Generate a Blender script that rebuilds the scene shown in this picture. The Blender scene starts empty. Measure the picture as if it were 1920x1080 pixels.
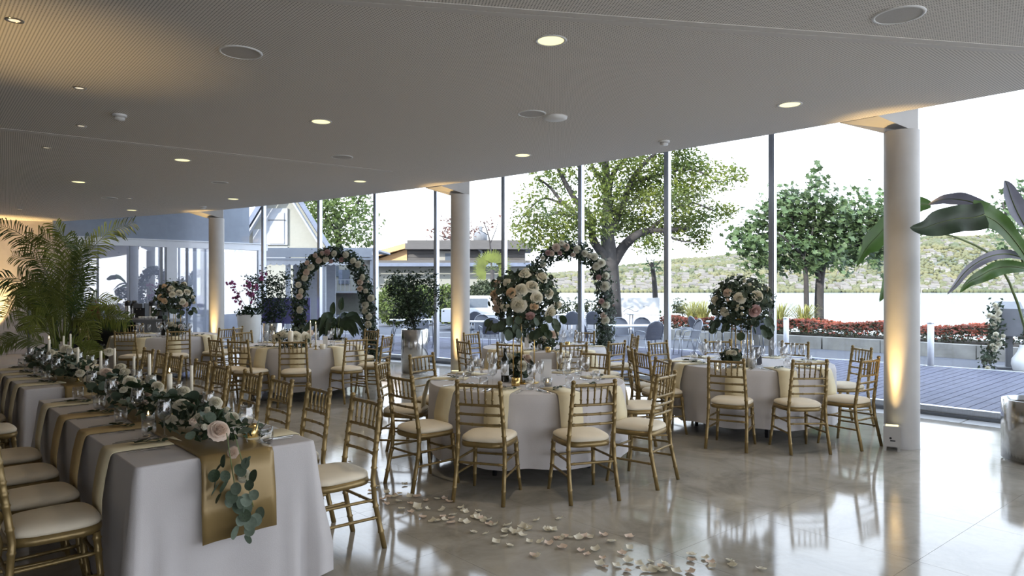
import bpy, math, random
import numpy as np
from mathutils import Vector, Matrix
random.seed(7); rng = np.random.default_rng(11)
S = bpy.context.scene; COL = S.collection
pi = math.pi; sin = math.sin; cos = math.cos
# ------------------------------------------------------------------ camera, sky, sun, exposure
CAMH = 1.6; FPX = 1300.0; HY = 543.0
cam = bpy.data.cameras.new('camera'); camo = bpy.data.objects.new('camera', cam); COL.objects.link(camo)
camo.location = (0, 0, CAMH); camo.rotation_euler = (pi/2, 0, 0)
cam.sensor_width = 36; cam.lens = FPX/1920*36; cam.shift_y = 3/1920; cam.clip_start = .05; cam.clip_end = 6000
S.camera = camo
SKY = 1.9
w = bpy.data.worlds.new('sky'); S.world = w; w.use_nodes = True
nt = w.node_tree; bg = nt.nodes['Background']; bg.inputs[1].default_value = SKY
tc = nt.nodes.new('ShaderNodeTexCoord'); sx = nt.nodes.new('ShaderNodeSeparateXYZ'); rmp = nt.nodes.new('ShaderNodeValToRGB')
nt.links.new(tc.outputs['Generated'], sx.inputs[0]); nt.links.new(sx.outputs[2], rmp.inputs[0]); nt.links.new(rmp.outputs[0], bg.inputs[0])
rmp.color_ramp.elements[0].position = 0.0; rmp.color_ramp.elements[0].color = (.86, .9, .97, 1)
rmp.color_ramp.elements[1].position = .6; rmp.color_ramp.elements[1].color = (.70, .82, 1.0, 1)
sun = bpy.data.lights.new('sun', 'SUN'); sun.energy = 3.4; sun.angle = .02; sun.color = (1, .94, .83)
suno = bpy.data.objects.new('sun', sun); COL.objects.link(suno)
suno.rotation_euler = Vector((.62, .68, -.42)).to_track_quat('-Z', 'Y').to_euler()
suno.location = (-30, -30, 30)
S.view_settings.view_transform = 'Standard'; S.view_settings.look = 'None'; S.view_settings.gamma = 1; S.view_settings.use_curve_mapping = False
S.view_settings.exposure = 1.2
cy = S.cycles; cy.max_bounces = 7; cy.diffuse_bounces = 4; cy.glossy_bounces = 4; cy.transmission_bounces = 6; cy.transparent_max_bounces = 28
cy.use_denoising = True; cy.caustics_reflective = False; cy.caustics_refractive = False; cy.sample_clamp_indirect = 6; cy.blur_glossy = .5

def at(px, py, h):                      # where the ray of the photo's pixel meets height h
    z = FPX*(CAMH-h)/(py-HY); return Vector(((px-960)*z/FPX, z, h))
def atd(px, py, d):                     # a pixel's point at depth d
    return Vector(((px-960)*d/FPX, d, CAMH-(py-HY)*d/FPX))

# ------------------------------------------------------------------ materials
def mat(name, col, rough=.5, metal=0., var=0., scale=6., bump=0., bscale=40., trans=0., emit=None, spec=.5, coat=0., col2=None, stretch=None, aniso=0.):
    m = bpy.data.materials.new(name); m.use_nodes = True; n = m.node_tree.nodes; L = m.node_tree.links
    p = n['Principled BSDF']; p.inputs['Roughness'].default_value = rough; p.inputs['Metallic'].default_value = metal
    p.inputs['Specular IOR Level'].default_value = spec; p.inputs['Coat Weight'].default_value = coat; p.inputs['Coat Roughness'].default_value = .08
    if aniso: p.inputs['Anisotropic'].default_value = aniso
    c = (*col, 1); p.inputs['Base Color'].default_value = c
    t = n.new('ShaderNodeTexCoord'); src = t.outputs['Object']
    if stretch:
        mp = n.new('ShaderNodeMapping'); mp.inputs['Scale'].default_value = stretch; L.new(src, mp.inputs[0]); src = mp.outputs[0]
    if var or col2:
        no = n.new('ShaderNodeTexNoise'); no.inputs['Scale'].default_value = scale; no.inputs['Detail'].default_value = 4; L.new(src, no.inputs['Vector'])
        r = n.new('ShaderNodeValToRGB'); r.color_ramp.elements[0].position = .32; r.color_ramp.elements[1].position = .68
        a = col2 or tuple(x*(1-var) for x in col); b = col if col2 else tuple(min(1, x*(1+var)) for x in col)
        r.color_ramp.elements[0].color = (*a, 1); r.color_ramp.elements[1].color = (*b, 1)
        L.new(no.outputs[0], r.inputs[0]); L.new(r.outputs[0], p.inputs['Base Color']); m['colsock'] = 1
    if bump:
        nb = n.new('ShaderNodeTexNoise'); nb.inputs['Scale'].default_value = bscale; nb.inputs['Detail'].default_value = 3; L.new(src, nb.inputs['Vector'])
        bp = n.new('ShaderNodeBump'); bp.inputs['Strength'].default_value = bump; bp.inputs['Distance'].default_value = .01
        L.new(nb.outputs[0], bp.inputs['Height']); L.new(bp.outputs[0], p.inputs['Normal'])
    if emit:
        p.inputs['Emission Color'].default_value = (*emit[0], 1); p.inputs['Emission Strength'].default_value = emit[1]
    if trans:
        tr = n.new('ShaderNodeBsdfTranslucent'); mx = n.new('ShaderNodeMixShader'); mx.inputs[0].default_value = trans
        if var or col2: L.new(r.outputs[0], tr.inputs[0])
        else: tr.inputs[0].default_value = c
        L.new(p.outputs[0], mx.inputs[1]); L.new(tr.outputs[0], mx.inputs[2]); L.new(mx.outputs[0], n['Material Output'].inputs[0])
    return m
def glass(name, tint=(1, 1, 1), base=.04, rough=.01, gain=.9, pw=4.):
    m = bpy.data.materials.new(name); m.use_nodes = True; n = m.node_tree.nodes; L = m.node_tree.links
    n.remove(n['Principled BSDF']); t = n.new('ShaderNodeBsdfTransparent'); t.inputs[0].default_value = (*tint, 1)
    g = n.new('ShaderNodeBsdfGlossy'); g.inputs['Roughness'].default_value = rough
    f = n.new('ShaderNodeLayerWeight'); f.inputs[0].default_value = .5
    a = n.new('ShaderNodeMath'); a.operation = 'POWER'; a.inputs[1].default_value = pw
    mu = n.new('ShaderNodeMath'); mu.operation = 'MULTIPLY_ADD'; mu.inputs[1].default_value = gain; mu.inputs[2].default_value = base; mu.use_clamp = True
    mx = n.new('ShaderNodeMixShader'); L.new(f.outputs['Facing'], a.inputs[0]); L.new(a.outputs[0], mu.inputs[0]); L.new(mu.outputs[0], mx.inputs[0]); L.new(t.outputs[0], mx.inputs[1]); L.new(g.outputs[0], mx.inputs[2]); L.new(mx.outputs[0], n['Material Output'].inputs[0])
    return m
def perforated():
    m = mat('perforated_plaster', (.84, .80, .755), .85, spec=.2); n = m.node_tree.nodes; L = m.node_tree.links; p = n['Principled BSDF']
    t = n.new('ShaderNodeTexCoord'); s = n.new('ShaderNodeSeparateXYZ'); L.new(t.outputs['Object'], s.inputs[0])
    def mth(op, a, b=None):
        k = n.new('ShaderNodeMath'); k.operation = op
        for i, v in enumerate((a, b)):
            if v is None: continue
            if isinstance(v, (int, float)): k.inputs[i].default_value = v
            else: L.new(v, k.inputs[i])
        return k.outputs[0]
    P = .02
    def cell(o): return mth('SUBTRACT', mth('FRACT', mth('DIVIDE', o, P)), .5)
    a, b = cell(s.outputs[0]), cell(s.outputs[1])
    d = mth('SQRT', mth('ADD', mth('MULTIPLY', a, a), mth('MULTIPLY', b, b)))
    r = n.new('ShaderNodeValToRGB'); r.color_ramp.elements[0].position = .2; r.color_ramp.elements[1].position = .3
    r.color_ramp.elements[0].color = (.2, .19, .175, 1); r.color_ramp.elements[1].color = (.84, .80, .755, 1)
    L.new(d, r.inputs[0]); L.new(r.outputs[0], p.inputs['Base Color']); return m
def marble():
    m = mat('polished_marble', (.4, .37, .33), .09, spec=.6); n = m.node_tree.nodes; L = m.node_tree.links; p = n['Principled BSDF']
    t = n.new('ShaderNodeTexCoord'); no = n.new('ShaderNodeTexNoise'); no.inputs['Scale'].default_value = 1.7; no.inputs['Detail'].default_value = 9; no.inputs['Roughness'].default_value = .68; no.inputs['Distortion'].default_value = 1.2
    L.new(t.outputs['Object'], no.inputs['Vector']); r = n.new('ShaderNodeValToRGB'); e = r.color_ramp.elements
    e[0].position = .3; e[0].color = (.26, .24, .205, 1); e[1].position = .7; e[1].color = (.45, .425, .375, 1); k = e.new(.48); k.color = (.365, .34, .295, 1)
    L.new(no.outputs[0], r.inputs[0]); L.new(r.outputs[0], p.inputs['Base Color'])
    n2 = n.new('ShaderNodeTexNoise'); n2.inputs['Scale'].default_value = 3; L.new(t.outputs['Object'], n2.inputs['Vector'])
    mr = n.new('ShaderNodeMapRange'); mr.inputs[3].default_value = .045; mr.inputs[4].default_value = .13; L.new(n2.outputs[0], mr.inputs[0]); L.new(mr.outputs[0], p.inputs['Roughness'])
    return m
M = {}
M['perf'] = perforated(); M['marble'] = marble()
M['plain'] = mat('ceiling_plaster', (.7, .67, .64), .85, spec=.2)
M['white'] = mat('white_paint', (.8, .8, .79), .5, var=.03)
M['wallwarm'] = mat('wall_plaster', (.62, .57, .54), .8, var=.04, bump=.1)
M['colw'] = mat('column_paint', (.5, .485, .47), .5, var=.03)
M['bulk'] = mat('grey_blue_plaster', (.29, .33, .40), .7, var=.04)
M['frame'] = mat('white_frame', (.78, .8, .84), .4, var=.02)
M['alu'] = mat('brushed_aluminium', (.56, .59, .65), .33, .9, var=.06, scale=3, stretch=(20, 20, .5))
M['alud'] = mat('dark_aluminium', (.17, .18, .2), .45, .6, var=.05)
M['glass'] = glass('facade_glass', (.975, .985, .985), .03, .0, .6)
M['gold'] = mat('antique_gold_paint', (.24, .168, .066), .38, .4, var=.16, scale=14, bump=.05, col2=None)
M['cushion'] = mat('cream_cushion', (.74, .66, .52), .85, var=.04, bump=.12, bscale=160)
M['linen'] = mat('white_linen', (.55, .525, .525), .8, var=.02, bump=.14, bscale=220)
M['napkin'] = mat('cream_napkin', (.66, .58, .39), .8, var=.05, bump=.1, bscale=120)
M['satin'] = mat('gold_satin', (.28, .195, .08), .36, .25, var=.07, scale=5, bump=.12, bscale=14)
M['steel'] = mat('cutlery_steel', (.62, .6, .57), .18, 1., var=.05)
M['potsteel'] = mat('planter_steel', (.62, .61, .6), .16, 1., var=.05, scale=2, stretch=(1, 1, 40))
M['wineglass'] = glass('drinking_glass', (.97, .97, .97), .09, .0, .9, 2.4)
M['black'] = mat('black_metal', (.02, .02, .022), .4, .3, var=.1)
M['wax'] = mat('ivory_wax', (.86, .80, .66), .5, var=.03)
M['leafg'] = mat('eucalyptus_leaf', (.05, .072, .046), .65, var=.18, scale=3, spec=.3, trans=.12)
M['leafd'] = mat('dark_leaf', (.03, .052, .024), .5, var=.4, scale=7, trans=.15)
M['leafs'] = mat('sage_leaf', (.13, .17, .125), .6, var=.15, scale=3, trans=.12)
M['rosew'] = mat('white_rose', (.80, .76, .63), .7, var=.06, scale=22, trans=.2)
M['roseb'] = mat('blush_rose', (.80, .66, .55), .7, var=.06, scale=22, trans=.2)
M['rosep'] = mat('peach_rose', (.78, .60, .40), .7, var=.08, scale=22, trans=.2)
M['rosem'] = mat('mauve_rose', (.55, .36, .33), .7, var=.12, scale=22, trans=.2)
M['stem'] = mat('green_stem', (.13, .17, .06), .6, var=.2)
M['bark'] = mat('grey_bark', (.042, .038, .038), .9, var=.35, scale=5, bump=.2, bscale=9)
M['soil'] = mat('potting_soil', (.045, .032, .022), .95, var=.3, scale=30, bump=.6)
M['goldm'] = mat('gold_rod', (.48, .33, .11), .25, .85, var=.05)

# ------------------------------------------------------------------ mesh helpers
class MB:
    def __init__(s): s.v = []; s.f = []; s.mi = []; s.sm = []; s.k = 0
    def add(s, v, f, smooth=False):
        n = len(s.v); s.v.extend(tuple(x) for x in v); s.f.extend(tuple(i+n for i in q) for q in f)
        s.mi.extend([s.k]*len(f)); s.sm.extend([smooth]*len(f)); return s
    def box(s, c, d, rz=0., M4=None):
        hx, hy, hz = d[0]/2, d[1]/2, d[2]/2
        v = [Vector((x*hx, y*hy, z*hz)) for x in (-1, 1) for y in (-1, 1) for z in (-1, 1)]
        R = Matrix.Rotation(rz, 3, 'Z') if M4 is None else M4
        v = [R @ p + Vector(c) for p in v]
        return s.add(v, [(0, 1, 3, 2), (4, 6, 7, 5), (0, 4, 5, 1), (2, 3, 7, 6), (0, 2, 6, 4), (1, 5, 7, 3)])
    def bar(s, a, b, w, h=None, up=Vector((0, 0, 1))):
        a = Vector(a); b = Vector(b); d = (b-a); l = d.length; d.normalize(); x = d.cross(up)
        if x.length < 1e-4: x = d.cross(Vector((0, 1, 0)))
        x.normalize(); y = x.cross(d); R = Matrix((x, d, y)).transposed()
        return s.box((a+b)/2, (w, l, h or w), M4=R)
    def tube(s, pts, r, n=8, caps=True, smooth=True):
        pts = [Vector(p) for p in pts]; m = len(pts); r = [r]*m if isinstance(r, (int, float)) else list(r)
        V = []; ref = None
        for i, p in enumerate(pts):
            t = (pts[min(i+1, m-1)]-pts[max(i-1, 0)]); t.normalize()
            if ref is None:
                ref = t.cross(Vector((0, 0, 1)))
                if ref.length < .05: ref = t.cross(Vector((0, 1, 0)))
            ref = (ref - t*ref.dot(t)); ref.normalize(); b = t.cross(ref)
            V += [p+(ref*cos(2*pi*j/n)+b*sin(2*pi*j/n))*r[i] for j in range(n)]
        F = [(i*n+j, i*n+(j+1) % n, (i+1)*n+(j+1) % n, (i+1)*n+j) for i in range(m-1) for j in range(n)]
        s.add(V, F, smooth)
        if caps: k = len(s.v)-m*n; s.f += [tuple(range(k+n-1, k-1, -1)), tuple(range(k+(m-1)*n, k+m*n))]; s.mi += [s.k]*2; s.sm += [False]*2
        return s
    def lathe(s, prof, n=20, c=(0, 0, 0), smooth=True):
        V = [(c[0]+r*cos(2*pi*j/n), c[1]+r*sin(2*pi*j/n), c[2]+z) for r, z in prof for j in range(n)]
        F = [(i*n+j, i*n+(j+1) % n, (i+1)*n+(j+1) % n, (i+1)*n+j) for i in range(len(prof)-1) for j in range(n)]
        return s.add(V, F, smooth)
    def grid(s, fn, nu, nv, smooth=True, closed=False):
        V = [fn(i/nu, j/nv) for j in range(nv+1) for i in range(nu + (0 if closed else 1))]; W = nu if closed else nu+1
        F = [(j*W+i, j*W+(i+1) % W, (j+1)*W+(i+1) % W, (j+1)*W+i) for j in range(nv) for i in range(nu)]
        return s.add(V, F, smooth)
    def prism(s, poly, z0, z1):
        n = len(poly); V = [(p[0], p[1], z0) for p in poly]+[(p[0], p[1], z1) for p in poly]
        return s.add(V, [tuple(range(n-1, -1, -1)), tuple(range(n, 2*n))]+[(i, (i+1) % n, n+(i+1) % n, n+i) for i in range(n)])
    def build(s, name, m, parent=None, loc=None, rz=0.):
        me = bpy.data.meshes.new(name); me.from_pydata(s.v, [], s.f)
        for q in (m if isinstance(m, (list, tuple)) else [m]): me.materials.append(q)
        me.polygons.foreach_set('material_index', s.mi); me.polygons.foreach_set('use_smooth', s.sm); me.update()
        o = bpy.data.objects.new(name, me); COL.objects.link(o)
        if parent: o.parent = parent
        if loc is not None: o.location = loc
        o.rotation_euler.z = rz
        return o
def link(name, me, parent=None, loc=(0, 0, 0), rot=(0, 0, 0), sc=1.):
    o = bpy.data.objects.new(name, me); COL.objects.link(o); o.parent = parent; o.location = loc; o.rotation_euler = rot
    o.scale = (sc, sc, sc) if isinstance(sc, (int, float)) else sc
    return o
def tag(o, label=None, cat=None, group=None, kind=None):
    if label: o['label'] = label
    if cat: o['category'] = cat
    if group: o['group'] = group
    if kind: o['kind'] = kind
    return o
def thing(name, label, cat, loc=(0, 0, 0), rz=0., group=None):
    o = bpy.data.objects.new(name, None); COL.objects.link(o); o.location = loc; o.rotation_euler = (0, 0, rz); o.empty_display_size = .1
    return tag(o, label, cat, group)
KIDS = {}
def dup(src, loc, rz, label, group=None, sc=None):
    if src not in KIDS: KIDS[src] = [(c, list(c.children)) for c in src.children]
    r = src.copy(); COL.objects.link(r); r.location = loc; r.rotation_euler = (0, 0, rz); r['label'] = label
    if sc: r.scale = sc
    if group: r['group'] = group
    for c, gs in KIDS[src]:
        k = c.copy(); COL.objects.link(k); k.parent = r
        for g in gs: h = g.copy(); COL.objects.link(h); h.parent = k
    return r
def flakes(cen, size, nrm=None, shape='leaf', fold=.25, jit=.35, tilt=None):
    """leaf blades as one vertex/face list: cen (n,3), size n"""
    cen = np.asarray(cen, float); n = len(cen); size = np.broadcast_to(np.asarray(size, float), (n,))*(1+jit*(rng.random(n)-.5)*2)
    d = rng.normal(size=(n, 3)) if nrm is None else np.asarray(nrm, float)+rng.normal(size=(n, 3))*.55
    d /= np.linalg.norm(d, axis=1)[:, None]; q = rng.normal(size=(n, 3))
    if tilt is not None: q = q*.6+np.asarray(tilt)
    x = q-d*(q*d).sum(1)[:, None]; x /= np.linalg.norm(x, axis=1)[:, None]+1e-9; y = np.cross(d, x)
    if shape == 'leaf': P = [(-.5, 0, 0), (0, .28, fold), (.5, 0, 0), (0, -.28, fold)]; F = [(0, 3, 2), (0, 2, 1)]
    elif shape == 'long': P = [(-.5, 0, 0), (-.1, .12, fold*.5), (.5, 0, -.1), (-.1, -.12, fold*.5)]; F = [(0, 3, 2), (0, 2, 1)]
    elif shape == 'round': P = [(.5*cos(a), .46*sin(a), .12*abs(sin(a))) for a in [2*pi*k/8 for k in range(8)]]; F = [(0, 1, 2, 3, 4), (0, 4, 5, 6, 7)]
    else:
        P = []
        for k, (a, r) in enumerate([(0, .55), (20, .3), (48, .5), (75, .28), (108, .42), (150, .22), (180, .3), (210, .22), (252, .42), (285, .28), (312, .5), (340, .3)]): P.append((r*cos(math.radians(a)), r*sin(math.radians(a)), .1*abs(sin(math.radians(a)))))
        F = [tuple(range(12))]
    P = np.array(P); k = len(P)
    V = cen[:, None, :]+size[:, None, None]*(P[None, :, 0:1]*x[:, None, :]+P[None, :, 1:2]*y[:, None, :]+P[None, :, 2:3]*d[:, None, :])
    return V.reshape(-1, 3).tolist(), [tuple(i*k+j for j in f) for i in range(n) for f in F]
def clipline(poly, p, d, side):
    out = []; nx, ny = -d[1]*side, d[0]*side
    f = lambda q: (q[0]-p[0])*nx+(q[1]-p[1])*ny
    for i in range(len(poly)):
        a, b = poly[i], poly[(i+1) % len(poly)]; fa, fb = f(a), f(b)
        if fa >= 0: out.append(a)
        if fa*fb < 0: t = fa/(fa-fb); out.append((a[0]+(b[0]-a[0])*t, a[1]+(b[1]-a[1])*t))
    return out
def spot(name, loc, to, watts, ang, col, blend=.6, size=.04):
    l = bpy.data.lights.new(name, 'SPOT'); l.energy = watts; l.spot_size = math.radians(ang); l.spot_blend = blend; l.color = col; l.shadow_soft_size = size
    o = bpy.data.objects.new(name, l); COL.objects.link(o); o.location = loc; o.rotation_euler = (Vector(to)-Vector(loc)).to_track_quat('-Z', 'Y').to_euler(); return o
WARM = (1, .67, .27)

# ------------------------------------------------------------------ the curved hall: arcs about one centre
AX, AY = -26.81, -20.16
def arc(R, deg, z=0.): a = math.radians(deg); return Vector((AX+R*cos(a), AY+R*sin(a), z))
def arcang(p): return math.degrees(math.atan2(p[1]-AY, p[0]-AX))
def raydeg(px, R):                      # the arc angle at which a pixel column's ray meets radius R
    k = (px-960)/FPX; a = k*k+1; b = 2*(AY*-1-k*AX); c = AX*AX+AY*AY-R*R
    b = -2*(k*AX+AY); t = (-b+math.sqrt(b*b-4*a*c))/(2*a); return arcang((k*t, t))
CEILZ = 3.33; R_CE = 40.74; R_COL = 41.1; R_GL = 43.4
fl = MB(); fl.prism([tuple(arc(R_GL, d).xy) for d in range(15, 91, 3)]+[(-22, 23), (-22, -10), (12, -10)], -.12, -.004)
floor = tag(fl.build('floor', M['marble']), kind='structure')
R0 = 32.95
for i in range(10):
    ra, rb = R0+i, R0+i+1; nn = 24
    for j in range(nn):
        d0, d1 = 32+j*37/nn, 32+(j+1)*37/nn; e = .001
        if rb < 37.5 and (j < 3): continue
        g = e/ra*57.3
        p = [arc(ra+e, d0+g), arc(rb-e, d0+g), arc(rb-e, d1-g), arc(ra+e, d1-g)]
        MB().prism([q.xy for q in p], -.004, 0).build('tile', M['marble'], floor)
M['paver'] = mat('pale_edge_paver', (.52, .52, .53), .3, var=.06)
for j in range(26):
    d0 = 31+j*1.5; p = [arc(42.96, d0+.015), arc(43.3, d0+.015), arc(43.3, d0+1.485), arc(42.96, d0+1.485)]
    MB().prism([q.xy for q in p], -.004, .003).build('edge_paver', M['paver'], floor)
# ceiling of perforated panels, cut along its two joints
cp = [tuple(arc(R_CE, d).xy) for d in np.arange(22, 75.1, 1.)]
cp = [p for p in cp if p[0] < 10.5]+[(-20, 12), (-20, -9), (10.5, -9)]
ceil = tag(MB().prism(cp, CEILZ+.02, CEILZ+.3).build('ceiling', M['plain']), kind='structure')
sA = ((-1.02, 4.14), (4.73, .88)); sB = ((-5.52, 7.47), (3.12, 2.27))
def panel(poly, d):
    a = math.atan2(d[1], d[0]); c, s_ = cos(-a), sin(-a)
    o = MB().prism([(c*x-s_*y, s_*x+c*y) for x, y in poly], CEILZ, CEILZ+.02).build('ceiling_panel', M['perf'], ceil); o.rotation_euler.z = a
pa = clipline(cp, sA[0], sA[1], -1); rest = clipline(cp, sA[0], sA[1], 1)
panel(pa, sA[1]); panel(clipline(rest, sB[0], sB[1], -1), (.75, .66)); panel(clipline(rest, sB[0], sB[1], 1), sB[1])
for (p, d), t0, t1 in ((sA, -14, 6.05), (sB, -9, 4.62)):
    dv = Vector((*d, 0)).normalized(); nv = Vector((-dv.y, dv.x, 0)); P0 = Vector((*p, CEILZ-.0015))
    for o in (-.037, .037): MB().bar(P0+nv*o+dv*t0, P0+nv*o+dv*t1, .064, .004).build('joint_strip', M['plain'], ceil)
# unseen roof, added to block sun, over the void between ceiling edge and glass
roof = MB().prism([tuple(arc(43.9, d).xy) for d in range(15, 91, 3)]+[(-24, 24), (-24, -10), (14, -10)], 5.0, 5.6)
tag(roof.build('roof', M['white']), kind='structure')
# columns with their brackets and uplights
cols = [(3.98, 7.08), (-.88, 11.8), (-6.69, 15.7)]
for (x, y), lab in zip(cols, ('white round column by the banana plant', 'white round column behind the front round table', 'white round column by the orchid planter')):
    d = arcang((x, y)); r = .163; tv = Vector((-sin(math.radians(d)), cos(math.radians(d)), 0)); rv = Vector((cos(math.radians(d)), sin(math.radians(d)), 0)); C0 = Vector((x, y, 0))
    o = MB().lathe([(r, 0), (r, 3.21)], 40).build('column', M['colw'], loc=(x, y, 0)); tag(o, lab, kind='structure')
    e1 = -rv*.36+tv*.47; e2 = -rv*.36+tv*.09; c1 = Vector((-r*.97, .03, 0)); c2 = Vector((r*.97, -.02, 0)); c3 = Vector((.1, .13, 0))
    top = [e2, c2, c3, c1, e1]; b = MB()
    V = [tuple(Vector(q)+Vector((0, 0, CEILZ-.001 if q in (e1, e2) else 3.2))) for q in top]+[(*q.xy, CEILZ+.3) for q in top]
    n = 5; b.add(V, [tuple(range(n)), tuple(range(2*n-1, n-1, -1))]+[(i, n+i, n+(i+1) % n, (i+1) % n) for i in range(n)])
    b.build('column_bracket', M['colw'], o)
# facade: glass bays between double mullions on a low sill
mpx = [1449, 1252, 1090, 946, 819, 705, 600, 495, 398]
md = [raydeg(p, R_GL) for p in mpx]; step = (md[5]-md[0])/5
md = [md[0]-2*step, md[0]-step]+md; md = [md[0]-step*k for k in (3, 2, 1)]+md
TOP = 5.0
for i in range(len(md)):
    a = arc(R_GL, md[i]); dd = math.radians(md[i]); nrm = Vector((cos(dd), sin(dd), 0)); tg = Vector((-sin(dd), cos(dd), 0))
    t = tag(bpy.data.objects.new('window_%d' % (i+1), None), kind='structure'); COL.objects.link(t); t.location = a
    MB().box((0, 0, TOP/2), (.05, .06, TOP), dd).build('mullion', M['alud'], t)
    MB().box(nrm*-.055, (.012, .05, TOP*2), dd).build('mullion_fin', M['alu'], t).location.z = 0
    for sgn in (-1, 1): MB().box(tg*.034*sgn+Vector((0, 0, TOP/2))-nrm*.008, (.09, .018, TOP), dd).build('glazing_bead', M['alu'], t)
    if i+1 < len(md):
        b = arc(R_GL, md[i+1])-a; L = b.length; an = math.atan2(b.y, b.x)
        MB().box(b/2+Vector((0, 0, TOP/2+.05)), (L-.06, .02, TOP-.1), an).build('pane', M['glass'], t)
        MB().box(b/2+Vector((0, 0, .06)), (L, .1, .11), an).build('sill', M['alu'], t)
        MB().box(b/2+Vector((0, 0, .02))-nrm*.08, (L, .05, .04), an).build('sill_foot', M['alud'], t)
        MB().box(b/2+Vector((0, 0, TOP-.05)), (L, .08, .1), an).build('head_rail', M['alu'], t)
# end of the hall: plaster wall, glazed screen with plaster band above, room behind
def wall(name, a, b, z0, z1, th, m, kind='structure', parent=None):
    a = Vector((*a, 0)); b = Vector((*b, 0)); d = b-a
    o = MB().box((a+b)/2+Vector((0, 0, (z0+z1)/2)), (d.length, th, z1-z0), math.atan2(d.y, d.x)).build(name, m, parent)
    return tag(o, kind=kind) if kind else o
wall('wall_end', (-16, 15.4), (-11.35, 17.92), 0, 5, .12, M['wallwarm'])
wall('wall_side_light_block', (-16, 15.4), (-15.5, -9), 0, 5, .12, M['wallwarm'])  # unseen side wall, added to stop light leaking in from the left
wall('wall_back_light_block', (-15.5, -9), (1.5, -9), 0, 5, .12, M['wallwarm'])  # unseen wall behind the camera, added to cut the rear daylight
PA = Vector((-11.3, 17.6, 0)); PB = Vector((-7.5, 20.75, 0)); PD = (PB-PA); PL = PD.length; PD.normalize(); PN = Vector((PD.y, -PD.x, 0)); pan = math.atan2(PD.y, PD.x)
def scr(px, off=0):                     # a point of the screen line under a pixel column
    k = (px-960)/FPX; t = (PA.x-k*PA.y)/(k*PD.y-PD.x); return PA+PD*t
wall('wall_screen', tuple((PA-PD*.3).xy), tuple(scr(466).xy), 2.93, 5.0, .14, M['bulk'])
sc = tag(bpy.data.objects.new('window_30', None), kind='structure'); COL.objects.link(sc)
PE = scr(500)
MB().bar(PA+Vector((0, 0, 2.85)), PE+Vector((0, 0, 2.85)), .16, .17).build('head_rail', M['frame'], sc)
MB().bar(PA+Vector((0, 0, 2.955)), PE+Vector((0, 0, 2.955)), .2, .03).build('head_trim', M['frame'], sc)
MB().bar(PA+Vector((0, 0, .06)), PE+Vector((0, 0, .06)), .12, .12).build('sill', M['frame'], sc)
for px, wd in ((152, .12), (321, .26), (488, .16)):
    q = scr(px); MB().box(q+Vector((0, 0, 1.4)), (wd, .14, 2.8), pan).build('post', M['frame'], sc)
for px, wd in ((183, .04), (242, .03), (302, .06), (310, .03), (350, .04)):
    q = scr(px)+PN*.03; MB().box(q+Vector((0, 0, 1.42)), (wd, .06, 2.72), pan).build('sash', M['alud'], sc)
M['frost'] = mat('white_blind', (.74, .76, .8), .6, var=.05, scale=2, stretch=(6, 6, .4), trans=.5)
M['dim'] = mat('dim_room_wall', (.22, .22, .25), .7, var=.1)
M['mirror'] = glass('screen_glass', (.9, .92, .95), .22, .01, .7)
for a, b in ((152, 242), (242, 321), (321, 405), (405, 488)):
    p, q = scr(a), scr(b); MB().bar(p+Vector((0, 0, 1.42)), q+Vector((0, 0, 1.42)), .02, 2.7).build('pane', M['mirror'], sc)
for a, b, m in ((352, 480, M['frost']),):
    p, q = scr(a)-PN*.35, scr(b)-PN*.35
    o = MB().bar(p+Vector((0, 0, 1.4)), q+Vector((0, 0, 1.4)), .02, 2.6).build('roller_blind', m, sc)
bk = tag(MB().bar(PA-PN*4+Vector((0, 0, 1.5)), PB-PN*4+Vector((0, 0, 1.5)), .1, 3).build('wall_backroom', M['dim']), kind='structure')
# ------------------------------------------------------------------ ballroom chairs
def ringed(path, r, rings, n=8, bulge=1.28):
    """a bamboo-turned rod along a polyline: rings at fractions of its length"""
    P = [Vector(p) for p in path]; seg = [(P[i+1]-P[i]).length for i in range(len(P)-1)]; L = sum(seg)
    def pt(t):
        s = t*L
        for i, l in enumerate(seg):
            if s <= l or i == len(seg)-1: return P[i].lerp(P[i+1], s/l)
            s -= l
    ts = sorted(set([0, 1]+[sum(seg[:i])/L for i in range(1, len(seg))]))
    smp = [(t, 1.) for t in ts]; e = .009/L
    for q in rings: smp += [(q-e, 1.), (q, bulge), (q+e, 1.)]
    smp = sorted((t, k) for t, k in smp if 0 <= t <= 1)
    rr = (lambda t: r) if isinstance(r, (int, float)) else (lambda t: r[0]+(r[1]-r[0])*t)
    b = MB(); b.tube([pt(t) for t, k in smp], [rr(t)*k for t, k in smp], n); return b
def py(z): return -.19-.062*max(0, z-.44)/.48
def px_(z): return .186-.016*max(0, z-.44)/.48
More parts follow.
